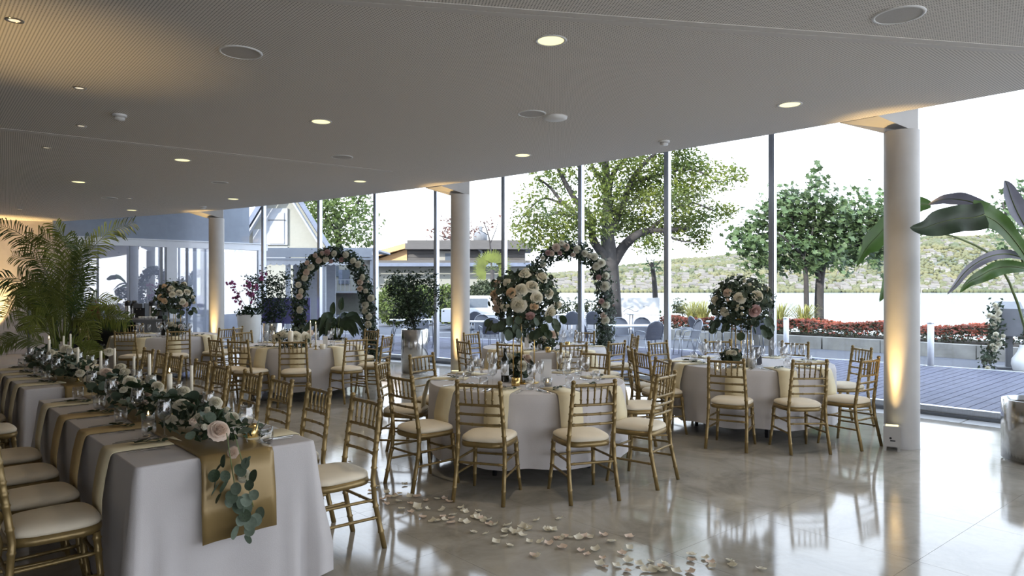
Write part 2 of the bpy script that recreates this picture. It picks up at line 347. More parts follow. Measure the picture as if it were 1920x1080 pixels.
def make_chair():
    t = thing('ballroom_chair', 'x', 'chair', (0, 0, -50), 0, 'gold ballroom chairs'); g = M['gold']
    for s in (-1, 1):
        b = ringed([(s*.198, -.265, 0), (s*.19, -.2, .3), (s*.186, -.19, .44), (s*px_(.7), py(.7), .7), (s*.17, py(.905), .905)], .0165, [.12, .3, .44, .56, .68, .74, .8, .9, .97])
        b.lathe([(.0001, .028), (.012, .026), (.02, .014), (.018, .004), (.012, 0)], 8, (s*.17, py(.905), .898)); b.build('rear_leg', g, t)
        ringed([(s*.196, .195, 0), (s*.18, .166, .2), (s*.17, .15, .412)], (.013, .0185), [.25, .5, .78, .93]).build('front_leg', g, t)
        ringed([(s*.196, -.225, .2), (s*.18, .166, .2)], .0095, [.1, .5, .9], 6).build('side_stretcher', g, t)
        ringed([(s*.19, -.2, .31), (s*.175, .158, .31)], .0095, [.1, .5, .9], 6).build('side_stretcher', g, t)
    ringed([(-.192, -.205, .29), (.192, -.205, .29)], .0095, [.12, .5, .88], 6).build('rear_stretcher', g, t)
    ringed([(-.177, .162, .28), (.177, .162, .28)], .0095, [.12, .5, .88], 6).build('front_stretcher', g, t)
    def rail(z, r, name, rings):
        ringed([(-px_(z), py(z), z), (-px_(z)*.5, py(z)-.012, z), (0, py(z)-.016, z), (px_(z)*.5, py(z)-.012, z), (px_(z), py(z), z)], r, rings).build(name, g, t)
    rail(.882, .0125, 'top_rail', [.08, .5, .92])
    for z in (.735, .662, .585): rail(z, .0105, 'back_rail', [.08, .34, .66, .92])
    for k in range(5):
        x = (k-2)*.053; d = .014*(1-(x/.17)**2)
        ringed([(x*.99, py(.735)-d, .735), (x*1.06, py(.882)-d, .882)], .0072, [.25, .3, .75], 6, 1.45).build('spindle', g, t)
    def seat(fx, z, gr=0.):
        def f(u, v):
            a = 2*pi*u; c, s_ = cos(a), sin(a); p = .55
            x = math.copysign(abs(c)**p, c); y = math.copysign(abs(s_)**p, s_); wd = .196+.012*y
            return ((wd+gr)*x*fx(v), (.198+gr)*y*fx(v)-.008, z(v))
        return f
    b = MB(); b.grid(seat(lambda v: [.0, 1., 1.02, 1.0, 0.][round(v*4)], lambda v: [.408, .408, .425, .446, .446][round(v*4)]), 28, 4, closed=True); b.build('seat_frame', g, t)
    rr = [0, .9, .985, 1.0, .97, .88, .68, .38, 0]; zz = [.444, .444, .45, .462, .476, .488, .497, .502, .504]
    b = MB(); b.grid(seat(lambda v: rr[round(v*8)], lambda v: zz[round(v*8)]), 28, 8, closed=True); b.build('seat_cushion', M['cushion'], t)
    return t
chair0 = make_chair()
def chair(px, py_, rz, label, group):
    global chair0
    return dup(chair0, (px, py_, 0), rz, label, group)
TW = {'front': 'the front round table', 'rear': 'the rear round table', 'lake': 'the lake-side round table', 'middle': 'the middle round table', 'bar': 'the bar-side round table'}
# ------------------------------------------------------------------ round tables under cloths
TOPZ = .75
TQ = [0, .5, .9, .985, .998]; DQ = [.008, .02, .05, .09, .14, .2, .28, .37, .47, .58, .69, .8, .9, 1.]
def round_cloth(R=.90, seed=0):
    r = random.Random(seed); ks = [(r.choice((7, 9, 11)), r.random()*6.3, .5), (r.choice((15, 17)), r.random()*6.3, .45), (23+r.randint(0, 3), r.random()*6.3, .3)]
    def f(u, v):
        a = 2*pi*u
        k_ = round(v*18); q = TQ[k_] if k_ < 5 else DQ[k_-5]
        if k_ < 5: return (R*q*cos(a), R*q*sin(a), TOPZ)
        d = q**1.0*(.615+.012*sin(9*a+seed)); fo = sum(k[2]*sin(k[0]*a+k[1]) for k in ks)
        rr = R+.014*min(1, q*12)+.012*q+.02*fo*min(1, q*1.5)**1.4
        return (rr*cos(a), rr*sin(a), TOPZ-max(0, d-.004))
    return MB().grid(f, 168, 18, closed=True)
def round_table(key, x, y, seed):
    t = thing('round_table', 'round banquet table with black legs hidden under a white cloth, '+TW[key].replace('the ', '', 1), 'table', (x, y, 0), .3+seed, 'round banquet tables')
    MB().lathe([(0, .722), (.885, .722), (.885, .745), (0, .745)], 48).build('tabletop', M['black'], t)
    for k in range(4):
        a = pi/4+k*pi/2; MB().tube([(.62*cos(a), .62*sin(a), 0), (.6*cos(a), .6*sin(a), .722)], .02, 8).build('leg', M['black'], t)
    c = round_cloth(.9, seed).build('tablecloth', M['linen'], loc=(x, y, .0015)); tag(c, 'white draped cloth with soft folds over '+TW[key], 'tablecloth', 'round white tablecloths')
T = {'front': (.14, 6.52), 'rear': (.47, 10.25), 'lake': (2.79, 8.12), 'middle': (-3.23, 10.75), 'bar': (-6.45, 12.95)}
for i, k in enumerate(T): round_table(k, *T[k], i)
SEAT = {
 'front': [(-106, 899.6, 'front bar-side'), (-68, 1117, 'front lake-side'), (-137, 749, 'bar-side front'), (-172, 714.7, 'bar side'), (148, 791, 'window bar-side'), (-38, 1250.6, 'lake-side front'), (3, 1242, 'lake side'), (48, 1116, 'window lake-side')],
 'rear': [(-108, 957, 'front bar-side'), (-75, 1076.6, 'front lake-side'), (-160, 875, 'bar side'), (160, 921, 'window bar-side'), (60, 1096, 'window lake-side'), (-42, 1156, 'lake-side front'), (-8, 1160, 'lake side')],
 'lake': [(-117, 1363, 'front bar-side'), (-80, 1519, 'front lake-side'), (-10, 1591.5, 'lake side'), (-38, 1612.5, 'lake-side front'), (62, 1491.5, 'window lake-side'), (102, 1347, 'window bar-side'), (140, 1231.7, 'bar-side window'), (176, 1180.5, 'bar side'), (-150, 1204, 'bar-side front')],
 'middle': [(-80, 551, 'front'), (-46, 670, 'front lake-side'), (-118, 447, 'front bar-side'), (-148, 412, 'bar side'), (38, 692.5, 'window lake-side'), (-8, 727, 'lake side'), (150, 455, 'window bar-side')],
 'bar': [(-106, 233.5, 'front bar-side'), (-70, 335, 'front'), (150, 249, 'window bar-side'), (-150, 185, 'bar side'), (-28, 425.5, 'lake-side front'), (10, 413.5, 'lake side')]}
RP = 1.4; seats = []
for k in SEAT:
    cx, cy_ = T[k]
    for ang, px, nm in SEAT[k]:
        best = min(np.arange(-16, 16.1, .5), key=lambda d: abs((cx+RP*cos(math.radians(ang+d)))/(cy_+RP*sin(math.radians(ang+d)))*FPX+960-px)+.35*abs(d))
        a = math.radians(ang+best); back = RP-.252           # post tops lie .252 behind the seat centre
        x, y = cx+back*cos(a), cy_+back*sin(a); fz = a+pi/2+random.uniform(-.06, .06)
        chair(x, y, fz, 'gold ballroom chair with cream cushion at %s seat of %s' % (nm, TW[k]), 'chairs around '+TW[k])
        seats.append((k, nm, a))
# ------------------------------------------------------------------ long tables: u runs away along them, v across towards the windows
UD = Vector((-.673, .740, 0)).normalized(); VD = Vector((UD.y, -UD.x, 0)); UA = math.atan2(UD.y, UD.x)
def uv(u, v, z=0.): return UD*u+VD*v+Vector((0, 0, z))
V0, V1 = .89, 1.79; LT = {'near': (3.62, 6.34), 'far': (7.08, 9.55)}; LZ = .755
def long_table(key, lab):
    u0, u1 = LT[key]; c = uv((u0+u1)/2, (V0+V1)/2); L = u1-u0; W = V1-V0
    t = thing('banquet_table', 'long folding table hidden under a white cloth, the %s of the two long tables' % lab, 'table', c, UA, 'long banquet tables')
    MB().box((0, 0, .735), (L-.02, W-.02, .03)).build('tabletop', M['black'], t)
    for s in (-1, 1):
        for q in (-1, 1): MB().tube([(s*(L/2-.2), q*(W/2-.1), 0), (s*(L/2-.2), q*(W/2-.1), .72)], .018, 8).build('leg', M['black'], t)
    hx, hy = L/2, W/2; per = 2*(L+W); r = random.Random(L)
    def rim(s, e):
        q = s*per; R = .03
        if q < L: p, n = (-hx+q, -hy), (0, -1)
        elif q < L+W: p, n = (hx, -hy+q-L), (1, 0)
        elif q < 2*L+W: p, n = (hx-(q-L-W), hy), (0, 1)
        else: p, n = (-hx, hy-(q-2*L-W)), (-1, 0)
        cd = min(abs(abs(p[0])-hx)+0*hy, 9) if n[0] == 0 else abs(abs(p[1])-hy)
        return p, n, cd
    def f(u, v):
        p, n, cd = rim(u, 0)
        k_ = round(v*18)
        if k_ < 5: q = TQ[k_]; return (p[0]*q, p[1]*q, LZ)
        q = DQ[k_-5]; k = min(1, q*1.3)
        corner = math.exp(-(cd/.13)**2); nx, ny = n
        if corner > .01:
            dx = math.copysign(1, p[0]); dy = math.copysign(1, p[1]); w_ = corner*.5; nx, ny = nx*(1-w_)+dx*w_, ny*(1-w_)+dy*w_
        fo = .009*sin(u*per*9+1)+.006*sin(u*per*17+2)+.04*corner*cos(cd*44)*k
        o = .006*min(1, q*10)+.008*q+fo*k**1.3+.03*corner*k**.8
        return (p[0]+nx*o, p[1]+ny*o, LZ-q*(.735-.012*sin(u*per*5)) + .004*(q == 0))
    nu = 300; o = MB().grid(f, nu, 18, closed=True).build('tablecloth', M['linen'], loc=c+Vector((0, 0, .001)), rz=UA)
    tag(o, 'white floor-length cloth with corner folds over the %s long table' % lab, 'tablecloth', 'long white tablecloths')
long_table('near', 'front'); long_table('far', 'further')
ORD = ['first', 'second', 'third', 'fourth', 'fifth', 'sixth', 'seventh', 'eighth', 'ninth']
LSEAT = []
vch = [3.91, 4.56, 5.16, 5.735, 6.46, 6.95, 7.76, 8.25, 8.78]
for i, u in enumerate(vch):
    p = uv(u, 2.24-.252+.055); chair(p.x, p.y, UA+random.uniform(-.05, .05), 'gold ballroom chair, %s from the front on the window side of the long tables' % ORD[i], 'chairs on the window side of the long tables')
    LSEAT.append((u+.02, 1, i))
uch = [4.06, 4.58, 5.18, 5.79, 7.0, 7.62, 8.25, 8.85]; ust = [4.12, 4.72, 5.35, 5.97, 7.4, 7.92, 8.42, 8.95]
for i, u in enumerate(uch):
    p = uv(u, .89-.205-.055); chair(p.x, p.y, UA-pi+random.uniform(-.04, .04), 'gold ballroom chair, %s from the front on the wall side of the long tables' % ORD[i], 'chairs on the wall side of the long tables')
    LSEAT.append((ust[i], 0, i))
for c in list(chair0.children): bpy.data.objects.remove(c)
bpy.data.objects.remove(chair0)
# ------------------------------------------------------------------ place settings
def strip(path, width, th=.004):
    b = MB(); n = len(path); P = [Vector((0, p[0], p[1])) for p in path]; V = []
    for i, p in enumerate(P):
        t = (P[min(i+1, n-1)]-P[max(i-1, 0)]).normalized(); m = Vector((0, -t.z, t.y))
        wv = width*(1+.02*sin(i*1.7))
        for s in (-1, 1):
            for q in (0, 1): V.append(p+m*th*q+Vector((s*wv/2, 0, 0)))
    F = []
    for i in range(n-1):
        k = 4*i; F += [(k, k+4, k+6, k+2), (k+1, k+3, k+7, k+5), (k, k+1, k+5, k+4), (k+2, k+6, k+7, k+3)]
    F += [(0, 2, 3, 1), (4*n-4, 4*n-3, 4*n-1, 4*n-2)]
    return b.add(V, F, True)
# seat frame: origin on the table edge, +Y outwards to the sitter, X to the sitter's left, Z from the cloth top
def napkin_mesh(name, m, hang, off):
    pts = [(-.34, .0015), (-.28, .002), (-.16, .0022), (-.03, .0022), (-.004, .0022), (.006+off*.15, -.001), (.011+off*.3, -.014), (.015+off*.5, -.05), (.022+off*.75, -.12), (.03+off, -hang*.7), (.03+off, -hang)]
    o = strip(pts, .2, .005).build(name, m); me = o.data; bpy.data.objects.remove(o); return me
NAP = {('r', 0): napkin_mesh('napkin', M['napkin'], .3, .05), ('l', 0): napkin_mesh('napkin', M['napkin'], .33, .028)}
M['napgold'] = mat('gold_napkin', (.44, .32, .15), .7, .1, var=.06, bump=.1, bscale=120)
NAP[('l', 1)] = napkin_mesh('napkin', M['napgold'], .33, .028)
def me_of(b, m, name): o = b.build(name, m); me = o.data; bpy.data.objects.remove(o); return me
b = MB(); b.bar((0, 0, .003), (0, .09, .004), .009, .004); b.bar((0, -.075, .004), (0, 0, .003), .017, .002); b.bar((0, -.1, .004), (0, -.075, .004), .011, .002); KNIFE = me_of(b, M['steel'], 'knife')
b = MB(); b.bar((0, 0, .004), (0, .095, .003), .008, .003); b.bar((0, -.045, .006), (0, 0, .004), .019, .002)
for k in range(4): b.bar(((k-1.5)*.0062, -.09, .003), ((k-1.5)*.0062, -.044, .006), .0028, .002)
FORK = me_of(b, M['steel'], 'fork')
b = MB(); b.bar((0, -.03, .005), (0, .09, .003), .007, .003); b.grid(lambda u, v: (.019*v*cos(2*pi*u), -.055+.03*v*sin(2*pi*u), .001+.007*v*v), 14, 3, closed=True); SPOON = me_of(b, M['steel'], 'spoon')
b = MB(); b.tube([(-.07, .0, .006), (-.02, .01, .01), (.04, 0, .012), (.08, -.012, .008)], .0022, 5)
v, f = flakes([(-.07, .0, .012), (-.045, .022, .014), (-.02, -.012, .016), (.01, .018, .018), (.03, -.014, .016), (.055, .012, .016), (.085, -.012, .012)], .042, nrm=[(0, 0, 2.2)]*7, shape='round', jit=.2); b.add(v, f); SPRIG = me_of(b, M['leafd'], 'leaf_sprig')
def gl(prof, n=20): return MB().lathe(prof, n)
BOWL = me_of(gl([(.004, .092), (.02, .1), (.036, .12), (.0415, .145), (.040, .17), (.034, .2), (.0325, .215), (.0315, .215), (.033, .2), (.039, .17), (.0405, .145), (.035, .121), (.019, .102), (.0, .097)]), M['wineglass'], 'bowl')
STEM = me_of(gl([(.012, .003), (.005, .008), (.0036, .02), (.0036, .075), (.005, .088), (.008, .095)], 10), M['wineglass'], 'glass_stem')
FOOT = me_of(gl([(.0, 0), (.035, 0), (.036, .002), (.02, .004), (.006, .008)]), M['wineglass'], 'foot')
TALL = gl([(.0, 0), (.033, .0), (.034, .002), (.006, .008), (.0036, .02), (.0036, .105), (.012, .115), (.027, .14), (.031, .17), (.0285, .2), (.025, .225), (.024, .225), (.0275, .2), (.030, .17), (.026, .141), (.01, .118), (0, .114)], 16); TALL = me_of(TALL, M['wineglass'], 'wine_glass')
TUMB = me_of(gl([(.0, 0), (.03, 0), (.033, .004), (.038, .03), (.039, .06), (.035, .093), (.034, .093), (.0375, .06), (.0365, .03), (.03, .010), (0, .009)]), M['wineglass'], 'tumbler')
PLATE = me_of(gl([(0, .003), (.05, .003), (.055, .008), (.075, .013), (.076, .015), (.054, .011), (.049, .006), (0, .006)], 24), M['white'], 'bread_plate')
def wineglass(loc, lab, grp):
    t = thing('wine_glass', lab, 'glass', loc, random.random()*6, grp)
    link('bowl', BOWL, t); link('glass_stem', STEM, t); link('foot', FOOT, t)
def setting(base, out, key, sp, grp, long=False, gold=False, rich=True, hide=False):
    z = (LZ if long else TOPZ)+.002; base = Vector((base.x, base.y, z)); Y = out.normalized(); X = Vector((-Y.y, Y.x, 0))*-1
    X = Vector((Y.y, -Y.x, 0)); rz = math.atan2(Y.y, Y.x)-pi/2
    # X now points along local +X of a frame turned by rz
    def put(name, me, x, y, lab, cat, g, dz=0, dr=0.):
        o = link(name, me, None, base+X*x+Y*y+Vector((0, 0, dz)), (0, 0, rz+dr)); return tag(o, lab, cat, g)
    j = lambda: random.uniform(-.012, .012)
    put('napkin', NAP[('l' if long else 'r', 1 if gold else 0)], 0, 0, 'folded %s napkin hanging over the cloth edge at %s' % ('gold' if gold else 'cream', sp), 'napkin', 'folded napkins', 0)
    put('leaf_sprig', SPRIG, j(), -.2+j(), 'dark leaf sprig on the napkin at %s' % sp, 'leaf sprig', 'leaf sprigs on napkins', .006, .3+random.random())
    put('fork', FORK, -.14, -.14, 'steel fork beside the napkin at %s' % sp, 'fork', 'steel forks', 0, j()*4)
    put('knife', KNIFE, .135, -.13, 'steel knife beside the napkin at %s' % sp, 'knife', 'steel knives', 0, j()*3)
    put('spoon', SPOON, .165, -.15, 'steel spoon outside the knife at %s' % sp, 'spoon', 'steel spoons', 0, j()*4)
    d = -.28 if long else -.34
    p = base+X*(.16+j())+Y*(d-.03+j())
    if rich: wineglass(p, 'long-stemmed wine glass at %s' % sp, 'wine glasses')
    else: put('wine_glass', TALL, .16+j(), d-.03+j(), 'long-stemmed wine glass at %s' % sp, 'glass', 'wine glasses')
    if not long: put('white_wine_glass', TALL, .075+j(), d-.07+j(), 'slim white wine glass at %s' % sp, 'glass', 'slim wine glasses')
    put('tumbler', TUMB, .225+j(), d+.04+j(), 'low water tumbler at %s' % sp, 'glass', 'water tumblers')
for k, nm, a in seats:
    c = Vector((*T[k], 0)); o = Vector((cos(a), sin(a), 0)); setting(c+o*.905, o, k, '%s seat of %s' % (nm, TW[k].replace('the ', '', 1)), k, rich=k in ('front', 'lake'))
for k in ('rear', 'lake', 'middle', 'bar'):   # laid places whose chairs stand out of sight
    pass
for u, side, i in LSEAT:
    if any(a-.12 < u < b+.12 for a, b in LT.values()) or True:
        u2 = u
        for a, b in LT.values():
            if a-.3 < u < b+.4: u2 = min(max(u, a+.2), b-.16)
        o = VD if side else -VD
        setting(uv(u2, V1 if side else V0), o, 'long', '%s %s place of the long tables' % (ORD[i], 'window-side' if side else 'wall-side'), 'long', True, gold=(not side and i in (1, 2)))
# ------------------------------------------------------------------ roses and blooms
def rose_mesh(name, m, layers=((3, -.13, .13, .6), (4, .1, .17, .63), (5, .34, .23, .61), (6, .6, .3, .53), (7, .93, .37, .41), (7, 1.28, .43, .24)), seg=4):
    b = MB(); r_ = random.Random(5); b.lathe([(0, .2), (.09, .18), (.18, .06), (.26, -.14), (.26, -.3)], 10)
    for n, tilt, w, h in layers:
        for k in range(n):
            a = 2*pi*k/n+tilt*2.1+r_.uniform(-.1, .1); ca, sa = cos(a), sin(a)
            def f(u, v):
                s = (u-.5)*2; q = v
                rad = .06+tilt*.33*q**1.15+.05*tilt*q**4-.12*w*s*s*q
                z = h*q-.10*tilt*q**4-.04*s*s*q; tg = w*s*min(1, 1.6*q+.15)*(1-.28*max(0, q-.7)/.3)
                return (rad*ca-tg*sa, rad*sa+tg*ca, z-.3)
            b.grid(f, seg, seg)
    return me_of(b, m, name)
ROSE = {k: rose_mesh('rose', M['rose'+k]) for k in 'wbpm'}
PEONY = rose_mesh('rose', M['rosem'], ((4, .1, .14, .5), (6, .35, .17, .55), (8, .6, .2, .55), (9, .85, .24, .48), (10, 1.1, .28, .34)))
BUD = {k: rose_mesh('rosebud', M['rose'+k], ((3, -.1, .16, .58), (4, .2, .22, .62), (5, .5, .28, .5)), 3) for k in 'wbpm'}
def face(o, d, roll=0.):
    o.rotation_euler = (Vector(d).to_track_quat('Z', 'Y') @ Matrix.Rotation(roll, 3, 'Z').to_quaternion()).to_euler()
def rose(parent, loc, d, rad, k='w', bud=False, name='rose'):
    o = link(name, (BUD if bud else ROSE)[k] if k != 'M' else PEONY, parent, loc); o.scale = (rad/.62,)*3; face(o, d, random.random()*6); return o
b = MB(); b.add([(.5, 0, 0)]+[(.5-.5*cos(2*pi*k/16), .46*sin(2*pi*k/16), .08*abs(sin(2*pi*k/16))) for k in range(16)], [(0, 1+k, 1+(k+1) % 16) for k in range(16)], True)
RLEAF = {k: me_of(b, M[k], 'leaf') for k in ('leafg', 'leafd', 'leafs')}
def leafpart(parent, loc, d, size, m='leafg', name='leaf'):
    o = link(name, RLEAF[m], parent, loc); q = Vector(d).to_track_quat('X', 'Z') @ Matrix.Rotation(random.uniform(-1.2, 1.2), 3, 'X').to_quaternion(); o.rotation_euler = q.to_euler(); o.scale = (size,)*3; return o
def ballpts(n, c, r, squash=1., lo=.75):
    d = rng.normal(size=(n, 3)); d /= np.linalg.norm(d, axis=1)[:, None]; q = d*(lo+(1-lo)*rng.random(n))[:, None]*r; q[:, 2] *= squash
    return q+np.array(c), d
def foliage(parent, cen, nrm, size, m, shape='round', name='foliage', **k):
    b = MB(); v, f = flakes(cen, size, nrm, shape, **k); b.add(v, f); return tag(b.build(name, m, parent), kind='stuff')
# ------------------------------------------------------------------ tall centrepieces
def flower_stand(key, c, h, n, lab):
    t = thing('flower_stand', lab, 'flower stand', (*c, TOPZ+.003), .2, 'gold rod flower stands')
    MB().lathe([(0, 0), (.13, 0), (.13, .008), (0, .008)], 24).build('base_plate', M['goldm'], t)
    for k in range(n):
        a = 2*pi*k/n+.4; MB().tube([(.105*cos(a), .105*sin(a), .006), (.105*cos(a), .105*sin(a), h)], .0055, 6).build('rod', M['goldm'], t)
    MB().tube([(.105*cos(2*pi*k/24), .105*sin(2*pi*k/24), h) for k in range(25)], .006, 6, caps=False).build('top_ring', M['goldm'], t)
def arrangement(c, z, R, roses, lab, drop=0, fine=None, seed=3):
    """roses: (dx, dz, size, kind) as seen from the room side"""
    t = thing('flower_arrangement', lab, 'flowers', (*c, z), 0, 'tall rose centrepieces'); r_ = random.Random(seed)
    look = Vector((-c[0], -c[1], 0)).normalized(); sd = Vector((-look.y, look.x, 0))
    p, d = ballpts(430, (0, 0, 0), R*.97, .82, .55); foliage(t, p, d, R*.19, M['leafd'], 'leaf')
    p, d = ballpts(420, (0, 0, 0), R*1.1, .84, .75); foliage(t, p, d, R*.17, M['leafg'], 'round', 'eucalyptus_leaves')
    if fine: p, d = ballpts(fine*2, (0, 0, .02), R*1.16, .88, .7); foliage(t, p, d, R*.085, M['leafs'], 'leaf', 'filler_foliage')
    for dx, dz, s, k in roses:
        q = (dx*dx+dz*dz)**.5; y = math.sqrt(max(.02, 1-min(.98, q*q))); v = sd*dx+look*y+Vector((0, 0, dz)); l = v*R*1.0; l.z *= .82
        rose(t, l*1.06, v+Vector((0, 0, .05)), s*R*.76, k, s < .2)
    for k in range(14):
        v = Vector((r_.gauss(0, 1), r_.gauss(0, 1), r_.gauss(.2, .7))).normalized()
        if v.dot(look) > .1: continue
        rose(t, v*R*.98, v, R*.22, r_.choice('wwwb'))
    for k in range(drop):
        a = r_.random()*6.28; q = R*(.75+.4*r_.random()); l = Vector((q*cos(a), q*sin(a), -R*(.5+.5*r_.random())))
        leafpart(t, l, (cos(a)*.5, sin(a)*.5, -1), R*(.24+.1*r_.random()), r_.choice(('leafg', 'leafd')))
    return t
c1 = at(984, 718, TOPZ); flower_stand('front', c1.xy, .6, 5, 'gold five-rod flower stand in the middle of the front round table')
arrangement(c1.xy, 1.53, .3, [(-.52, .55, .2, 'w'), (-.1, .28, .3, 'w'), (.5, .72, .3, 'w'), (.22, .4, .3, 'w'), (.35, .0, .29, 'w'), (-.18, -.25, .37, 'w'), (-.4, .17, .24, 'p'), (.28, -.3, .21, 'p'), (.7, .15, .26, 'w'), (.75, -.5, .32, 'w'), (.93, -.25, .3, 'w'), (-.88, .1, .26, 'p'), (-.8, -.15, .26, 'b'), (-.82, -.4, .22, 'b'), (-.62, -.3, .18, 'w'), (-.55, -.42, .16, 'w'), (-.48, -.28, .15, 'w'), (0, .85, .28, 'w'), (.15, -.65, .22, 'm')], 'big round cream rose and eucalyptus arrangement on the front table stand', 46, 160)
c3 = at(1390, 688, TOPZ); flower_stand('lake', c3.xy, .52, 5, 'gold flower stand in the middle of the lake-side round table')
arrangement(c3.xy, 1.46, .315, [(-.05, .2, .31, 'w'), (.52, .3, .31, 'w'), (.42, -.32, .38, 'M'), (-.55, -.4, .27, 'w'), (-.45, .42, .24, 'b'), (-.42, .12, .16, 'b'), (-.85, .1, .26, 'w'), (-.1, -.12, .17, 'w'), (.02, -.2, .16, 'w'), (-.14, -.26, .16, 'w'), (.02, -.42, .15, 'w'), (.25, .7, .19, 'w'), (.1, .85, .17, 'w')], 'rose arrangement with one big mauve peony on the lake-side table stand', 34, 420, 4)
c5 = Vector((-6.28, 12.9, 0)); flower_stand('bar', c5.xy, .5, 4, 'gold flower stand in the middle of the bar-side round table')
arrangement(c5.xy, 1.46, .33, [(-.15, .6, .3, 'w'), (.25, .3, .3, 'w'), (-.1, .2, .27, 'w'), (.65, .35, .3, 'w'), (-.7, .0, .29, 'p'), (-.5, -.25, .27, 'p'), (.4, -.3, .3, 'w'), (.55, -.5, .27, 'b'), (-.5, .75, .24, 'p'), (.9, .0, .2, 'w'), (.95, -.35, .2, 'w')], 'white and peach rose arrangement on the bar-side table stand', 20, 300, 5)
# low centrepieces
def low_flowers(c, z, R, kinds, lab, seed=1, vase=True):
    t = thing('flower_bowl', lab, 'flowers', (*c, z), 0, 'low rose bowls'); r_ = random.Random(seed)
    MB().lathe([(0, 0), (.05, 0), (.062, .03), (.06, .09), (.055, .09), (.056, .03), (0, .01)], 18).build('bowl', M['wineglass'] if vase else M['goldm'], t)
    p, d = ballpts(190, (0, 0, .12), R, .7, .5); foliage(t, p, d, .055, M['leafd'], 'leaf')
    p, d = ballpts(60, (0, 0, .12), R*1.15, .7, .8); foliage(t, p, d, .06, M['leafg'], 'round', 'eucalyptus_leaves')
    for i, k in enumerate(kinds):
        a = -pi/2+(i-(len(kinds)-1)/2)*.75; e = r_.uniform(.1, .8); v = Vector((cos(a)*cos(e), sin(a)*cos(e), sin(e))); rose(t, v*R+Vector((0, 0, .12)), v, R*.42, k, i % 3 == 2)
    return t
p = at(970, 712, TOPZ); low_flowers(p.xy, TOPZ+.003, .14, 'wwwwbw', 'low bowl of white roses on the front round table', 2)
p = at(1020, 655, TOPZ); low_flowers(p.xy, TOPZ+.003, .2, 'wwwbw', 'low white rose bowl on the rear round table', 3)
p = at(552, 652, TOPZ); low_flowers(p.xy, TOPZ+.003, .24, 'wwwwwb', 'low white rose bowl on the middle round table', 4)
p = at(1372, 690, TOPZ); low_flowers(p.xy, TOPZ+.003, .1, 'wwb', 'tiny rose bowl under the lake-side flower stand', 5)
p = at(330, 629, TOPZ); low_flowers(p.xy, TOPZ+.003, .16, 'wwwb', 'low white rose bowl under the bar-side flower stand', 6)
# candles
M['flame'] = mat('candle_flame', (1, .8, .4), .5, emit=((1, .7, .25), 6))
def candle(kind, loc, h, r, lab, cat='candle', grp='taper candles', lit=True, holder='gold'):
    t = thing(kind, lab, cat, loc, 0, grp)
    if holder:
        MB().lathe([(0, 0), (.03, 0), (.031, .004), (.012, .01), (.009, .03), (.014, .045), (r+.003, .05), (r+.003, .06), (0, .056)], 14).build('holder', M['goldm'] if holder == 'gold' else M['wineglass'], t); z = .056
    else: z = 0
    MB().lathe([(0, z), (r, z), (r*.93, z+h-.006), (r*.7, z+h), (0, z+h-.004)], 14).build('wax', M['wax'], t); t = t.children[-1]
    MB().tube([(0, 0, z+h-.005), (.001, 0, z+h+.012)], .0015, 5).build('wick', M['black'], t)
    if lit: MB().lathe([(0, z+h+.008), (.004, z+h+.014), (.0045, z+h+.02), (.002, z+h+.032), (0, z+h+.04)], 8).build('flame', M['flame'], t)
LC = [(146, 655, 690, .011), (189, 662, 698, .012), (215, 657, 690, .011), (251, 672, 706, .011), (318, 706, 742, .018), (359, 690, 732, .012), (280, 668, 712, .013), (119, 633, 662, .011), (132, 629, 660, .011), (92, 640, 668, .014)]
CN = ['beside the far big white rose', 'over the gap between the long tables', 'behind the gap between the long tables', 'near the middle of the front garland', 'short and thick in the front garland', 'nearest the front end of the front garland', 'in a slim glass in the front garland', 'shorter of a pair in the further garland', 'taller of a pair in the further garland', 'thick and short at the far garland end']
for (px, y0, y1, r), nm in zip(LC, CN):
    q = at(px, y1, LZ+.13); hh = (y1-y0)*q.y/FPX+.02
    candle('taper_candle', (q.x, q.y, LZ+.004), hh+.07, r, 'ivory candle %s' % nm, lit=r > .013)
def votive(loc, lab, sc=1., m=None):
    t = thing('votive_candle', lab, 'candle', loc, 0, 'glass votives'); t.scale = (sc,)*3
    MB().lathe([(0, 0), (.036, 0), (.04, .005), (.041, .075), (.038, .075), (.037, .008), (0, .006)], 20).build('cup', m or M['wineglass'], t)
    MB().lathe([(0, .0065), (.03, .0065), (.03, .035), (0, .034)], 16).build('wax', M['wax'], t); t = t.children[-1]
    MB().lathe([(0, .037), (.004, .042), (.0045, .048), (.002, .06), (0, .066)], 8).build('flame', M['flame'], t)
M['merc'] = mat('mercury_glass', (.72, .5, .2), .22, .9, var=.45, scale=60)
for px, yy, lab, m in ((470, 822, 'speckled gold votive at the front end of the front garland', M['merc']), (278, 790, 'clear lit votive behind a tumbler in the front garland', None), (90, 692, 'clear lit votive in the further garland, wall side', None), (68, 688, 'gold votive in the further garland by the wall', M['merc'])):
    q = at(px, yy, LZ); votive((q.x, q.y, LZ+.004), lab, 1., m)
for px, yy, lab, m in ((1027, 724, 'clear votive cup by the white card on the front table', M['wineglass']), (967, 724, 'gold votive under the front table flowers', M['merc']), (1346, 690, 'lit votive on the bar side of the lake-side table', None), (1345, 699, 'clear cup votive at the edge of the lake-side table', None), (1064, 650, 'lit gold votive on the lake side of the rear table flowers', M['merc']), (1028, 661, 'copper votive in front of the rear table flowers', M['merc']), (605, 655, 'white votive cup on the middle round table', M['wax'])):
    q = at(px, yy, TOPZ); votive((q.x, q.y, TOPZ+.003), lab, .95, m)
